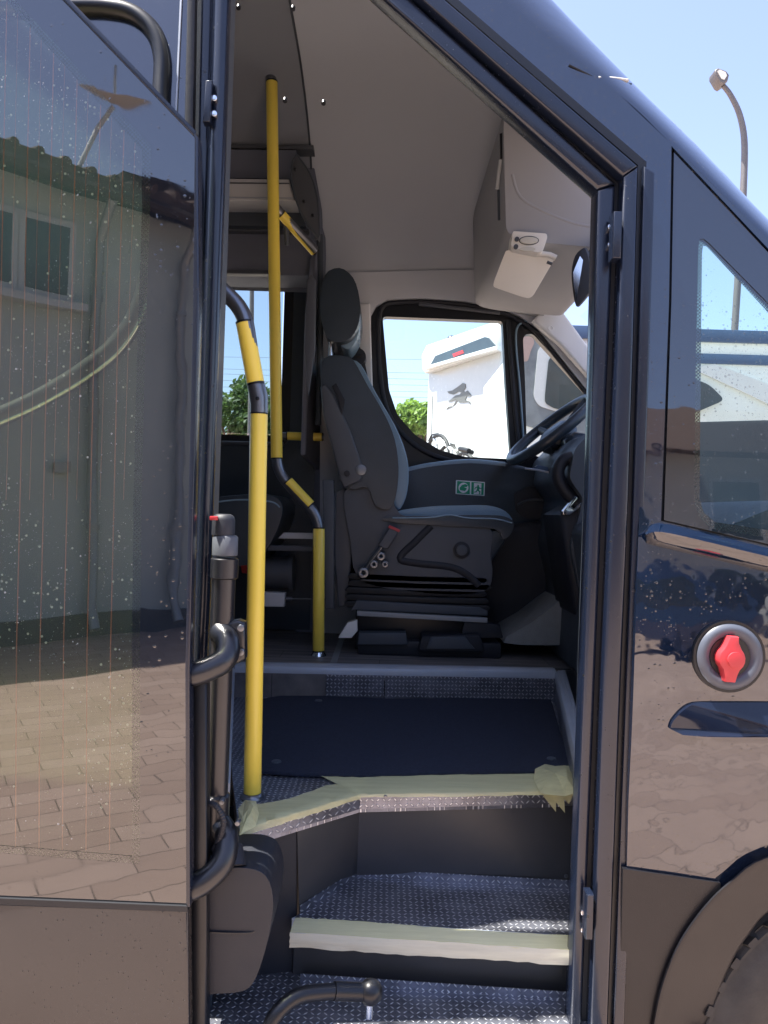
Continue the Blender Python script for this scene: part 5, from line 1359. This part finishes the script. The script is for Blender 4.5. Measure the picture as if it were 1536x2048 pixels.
# ================================================================== BEHIND THE CAMERA (seen in the reflections)
# house whose wall shows mirrored in the open door
W1, W2 = Vector((-3.85, -6.56, 0)), Vector((-2.25, -8.02, 0))
wd = (W2-W1).normalized(); wn = Vector((-wd.y, wd.x, 0)) if Vector((-wd.y, wd.x, 0)).dot(-W1) > 0 else Vector((wd.y, -wd.x, 0))
hs_ = empty('house', (-6, -8, 0), 'grey plastered house with tiled eaves, mirrored in the open door', 'house')
def hp3(s_, z, d=0): return W2-wd*s_+wn*d+Vector((0, 0, z))
def hprism(name, pts, d0, d1, mat, parent=hs_, holes=(), bevel=0):
    bm = bmesh.new(); prism_bm(bm, pts, holes, lambda a, b: hp3(a, b, d0)-hs_.location, lambda a, b: hp3(a, b, d1)-hs_.location, bevel, 1)
    o = obj(name, bm, mat, parent, True, 40); return o
YM_ = YD
def mir(u, v):  # point of the wall seen mirrored at this photo pixel: (s, z)
    r = ray(u, v); t = (YM_-CAM.y); p = CAM+r*t; d = Vector((r.x, -r.y, r.z))
    k = (W2-p).dot(wn)/d.dot(wn); q_ = p+d*k; return ((W2-q_).dot(wd), q_.z)
w1a, w1b = mir(128, 458), mir(38, 572); w2a = mir(30, 425)
ze = 4.72
wz0, wz1 = (w1b[1]+mir(118, 590)[1])/2, mir(90, 450)[1]
s0, s1 = mir(132, 500)[0], mir(45, 500)[0]; s2, s3 = mir(18, 500)[0], mir(18, 500)[0]+1.1
wins = [[(s0, wz0), (s1, wz0), (s1, wz1), (s0, wz1)], [(s2, wz0), (s3, wz0), (s3, wz1), (s2, wz1)]]
hprism('wall', [(0, 0), (12, 0), (12, ze), (0, ze)], 0, -6, 'plaster')
for wq in wins:
    f_ = hprism('window', [(wq[0][0]-.08, wz0-.08), (wq[1][0]+.08, wz0-.08), (wq[1][0]+.08, wz1+.08), (wq[0][0]-.08, wz1+.08)], .05, -.01, 'sill_white', bevel=.01)
    hprism('window_glass', wq, .055, .045, 'window_dark', f_)
hprism('window_sill', [(s0-.2, wz0-.16), (s3+.2, wz0-.16), (s3+.2, wz0-.09), (s0-.2, wz0-.09)], .18, 0, 'sill_white')
bm = bmesh.new()
prism_bm(bm, [(.40, ze-.02), (.40, ze+.14), (-3.2, ze+1.0), (-3.2, ze+.8)], [], lambda a, b: hp3(-.5, b, a)-hs_.location, lambda a, b: hp3(12.3, b, a)-hs_.location)
rf = obj('roof', bm, 'roof_tiles', hs_)
bm = bmesh.new()
for k in range(52):
    s_ = -.45+k*.245; tube_bm(bm, [hp3(s_, ze+.14, .42)-hs_.location, hp3(s_, ze+.98, -3.1)-hs_.location], .045, 8)
obj('tile_row', bm, 'roof_tiles', rf, True)
bm = bmesh.new(); tube_bm(bm, [hp3(-.5, ze-.05, .44)-hs_.location, hp3(12.3, ze-.05, .44)-hs_.location], .07, 8); obj('gutter', bm, 'wood_fascia', hs_)
for (u0, u1) in ((205, 152), (352, 345)):
    pa, pb = mir(u0, 620), mir(u1, 1230)
    bm = bmesh.new(); sx_ = (pa[0]+pb[0])/2
    tube_bm(bm, [hp3(sx_, ze-.1, .4)-hs_.location, hp3(sx_, ze-.5, .1)-hs_.location, hp3(sx_, .35, .1)-hs_.location, hp3(sx_, .1, .25)-hs_.location], .055, 12)
    for z_ in (1.2, 2.4, 3.6): tube_bm(bm, [hp3(sx_, z_, .1)-hs_.location, hp3(sx_, z_+.06, .1)-hs_.location], .068, 12)
    obj('downpipe', bm, 'galv', hs_, True)
hprism('vent', [mir(22, 1308), mir(95, 1308), mir(95, 1272), mir(22, 1272)], .03, 0, 'warm_white')
hprism('plinth', [(-.02, 0), (12, 0), (12, .25), (-.02, .25)], .04, 0, 'grey_plastic')
for (ua, ub, va, vb) in ((110, 140, 925, 945), ):
    hprism('junction_box', [mir(ua, vb), mir(ub, vb), mir(ub, va), mir(ua, va)], .08, 0, 'galv')
# satellite dish on the eaves
def mir2(u, v, d):
    r = ray(u, v); t = (YM_-CAM.y); p = CAM+r*t; dd = Vector((r.x, -r.y, r.z)); k = (W2+wn*d-p).dot(wn)/dd.dot(wn); return p+dd*k
hprism('annex_wall', [(-7, 0), (.3, 0), (.3, 5.3), (-1.0, 5.6), (-7, 5.6)], -1.4, -5, 'plaster')
hprism('annex_fascia', [(-7, 5.5), (.5, 5.5), (.5, 5.7), (-7, 5.7)], -1.2, -5, 'wood_fascia')
p_ = mir2(157, 300, .3); pd_ = mir2(232, 206, .3)
dish = empty('satellite_dish', (p_.x, p_.y, p_.z), 'round white satellite dish on a thin mast at the eaves, mirrored in the door', 'satellite dish')
def dl(name, path, r, m, flat=1):
    bm = bmesh.new(); tube_bm(bm, path, r, 16, True, flat); return obj(name, bm, m, dish, True)
side = -wd
dl('mast', [(0, 0, -.15), tuple((pd_-p_)*.5), tuple((pd_-p_)*.95)], .022, 'white_trim')
cc = pd_-p_; ax_ = (wn*.42+Vector((0, 0, .95))-wd*.12).normalized()
bm = bmesh.new(); rings = []; t1_ = ax_.orthogonal().normalized(); t2_ = ax_.cross(t1_)
for k in range(7):
    r_ = .36*k/6+.001; rings.append([bm.verts.new(cc+ax_*(.32*(k/6)**2*.3)+(t1_*math.cos(a)+t2_*math.sin(a))*r_) for a in [2*math.pi*j/28 for j in range(28)]])
for a, b in zip(rings, rings[1:]):
    for j in range(28): bm.faces.new((a[j], a[(j+1) % 28], b[(j+1) % 28], b[j]))
obj('reflector', bm, 'warm_white', dish, True)
dl('feed_arm', [tuple(cc), tuple(cc+ax_*.35)], .012, 'galv')

# house, vans and trees reflected in the cab flank
def simple_house(loc, w_, d_, h_, label, mat, name='house'):
    e = empty(name, loc, label, 'house'); 
    o = box('wall', (-w_/2, w_/2, -d_/2, d_/2, 0, h_), mat, e, 0)
    bm = bmesh.new(); prism_bm(bm, [(-d_/2-.5, h_), (d_/2+.5, h_), (0, h_+d_*.32)], [], lambda a, b: (-w_/2-.4, a, b), lambda a, b: (w_/2+.4, a, b)); obj('roof', bm, 'roof_tiles', e)
    n = max(2, int(w_/2.4))
    for i in range(n):
        x = -w_/2+w_*(i+.5)/n
        for z in ([1.0, 3.7] if h_ > 5 else [1.0]):
            f_ = box('window', (x-.6, x+.6, d_/2-.02, d_/2+.05, z, z+1.4), 'sill_white', e, .01)
            box('pane', (x-.52, x+.52, d_/2+.04, d_/2+.056, z+.08, z+1.32), 'window_dark', f_, 0)
    return e
simple_house((6.5, -19, 0), 11, 7, 5.6, 'pale two storey house across the yard, mirrored in the cab window', 'plaster_pale')
tree((1.2, -16, 0), 6.2, 1.9, 4000, 'leaf_dark', 'broad dark tree across the yard, mirrored in the cab flank', 11, leaf=.16)
tree((13.5, -15, 0), 7.0, 2.2, 4000, 'leaf_dark', 'tall dark tree right of the pale house, mirrored in the cab flank', 12, leaf=.16)
def van(loc, rz, mat, label):
    e = empty('parked_van', loc, label, 'van', 'vans parked across the yard'); e.rotation_euler.z = rz
    prof = fillet([(-2.6, .35), (2.5, .35), (2.6, .95), (2.2, 1.15), (1.5, 1.95), (1.2, 2.15), (-2.55, 2.15), (-2.62, 1.9)], .12, 4)
    prismY('body', prof, -.95, .95, mat, e, bevel=.08)
    for sgn in (-.96, .955):
        prismY('side_window', fillet([(.5, 1.2), (1.75, 1.2), (1.35, 1.85), (.5, 1.85)], .06, 3), sgn-.004, sgn+.01, 'window_dark', e)
    for x in (-1.7, 1.75):
        for y in (-.96, .76): 
            bm = bmesh.new(); tube_bm(bm, [(x, y, .34), (x, y+.2, .34)], .34, 24); obj('wheel', bm, 'tyre', e, True)
    return e
van((3.4, -11.2, 0), R(4), 'car_blue', 'dark blue van parked across the yard, mirrored in the cab flank')
van((9.6, -11.8, 0), R(-6), 'white_gel', 'white van parked across the yard beside the dark blue one')

for o in S.objects:
    if 'w' in o: del o['w']
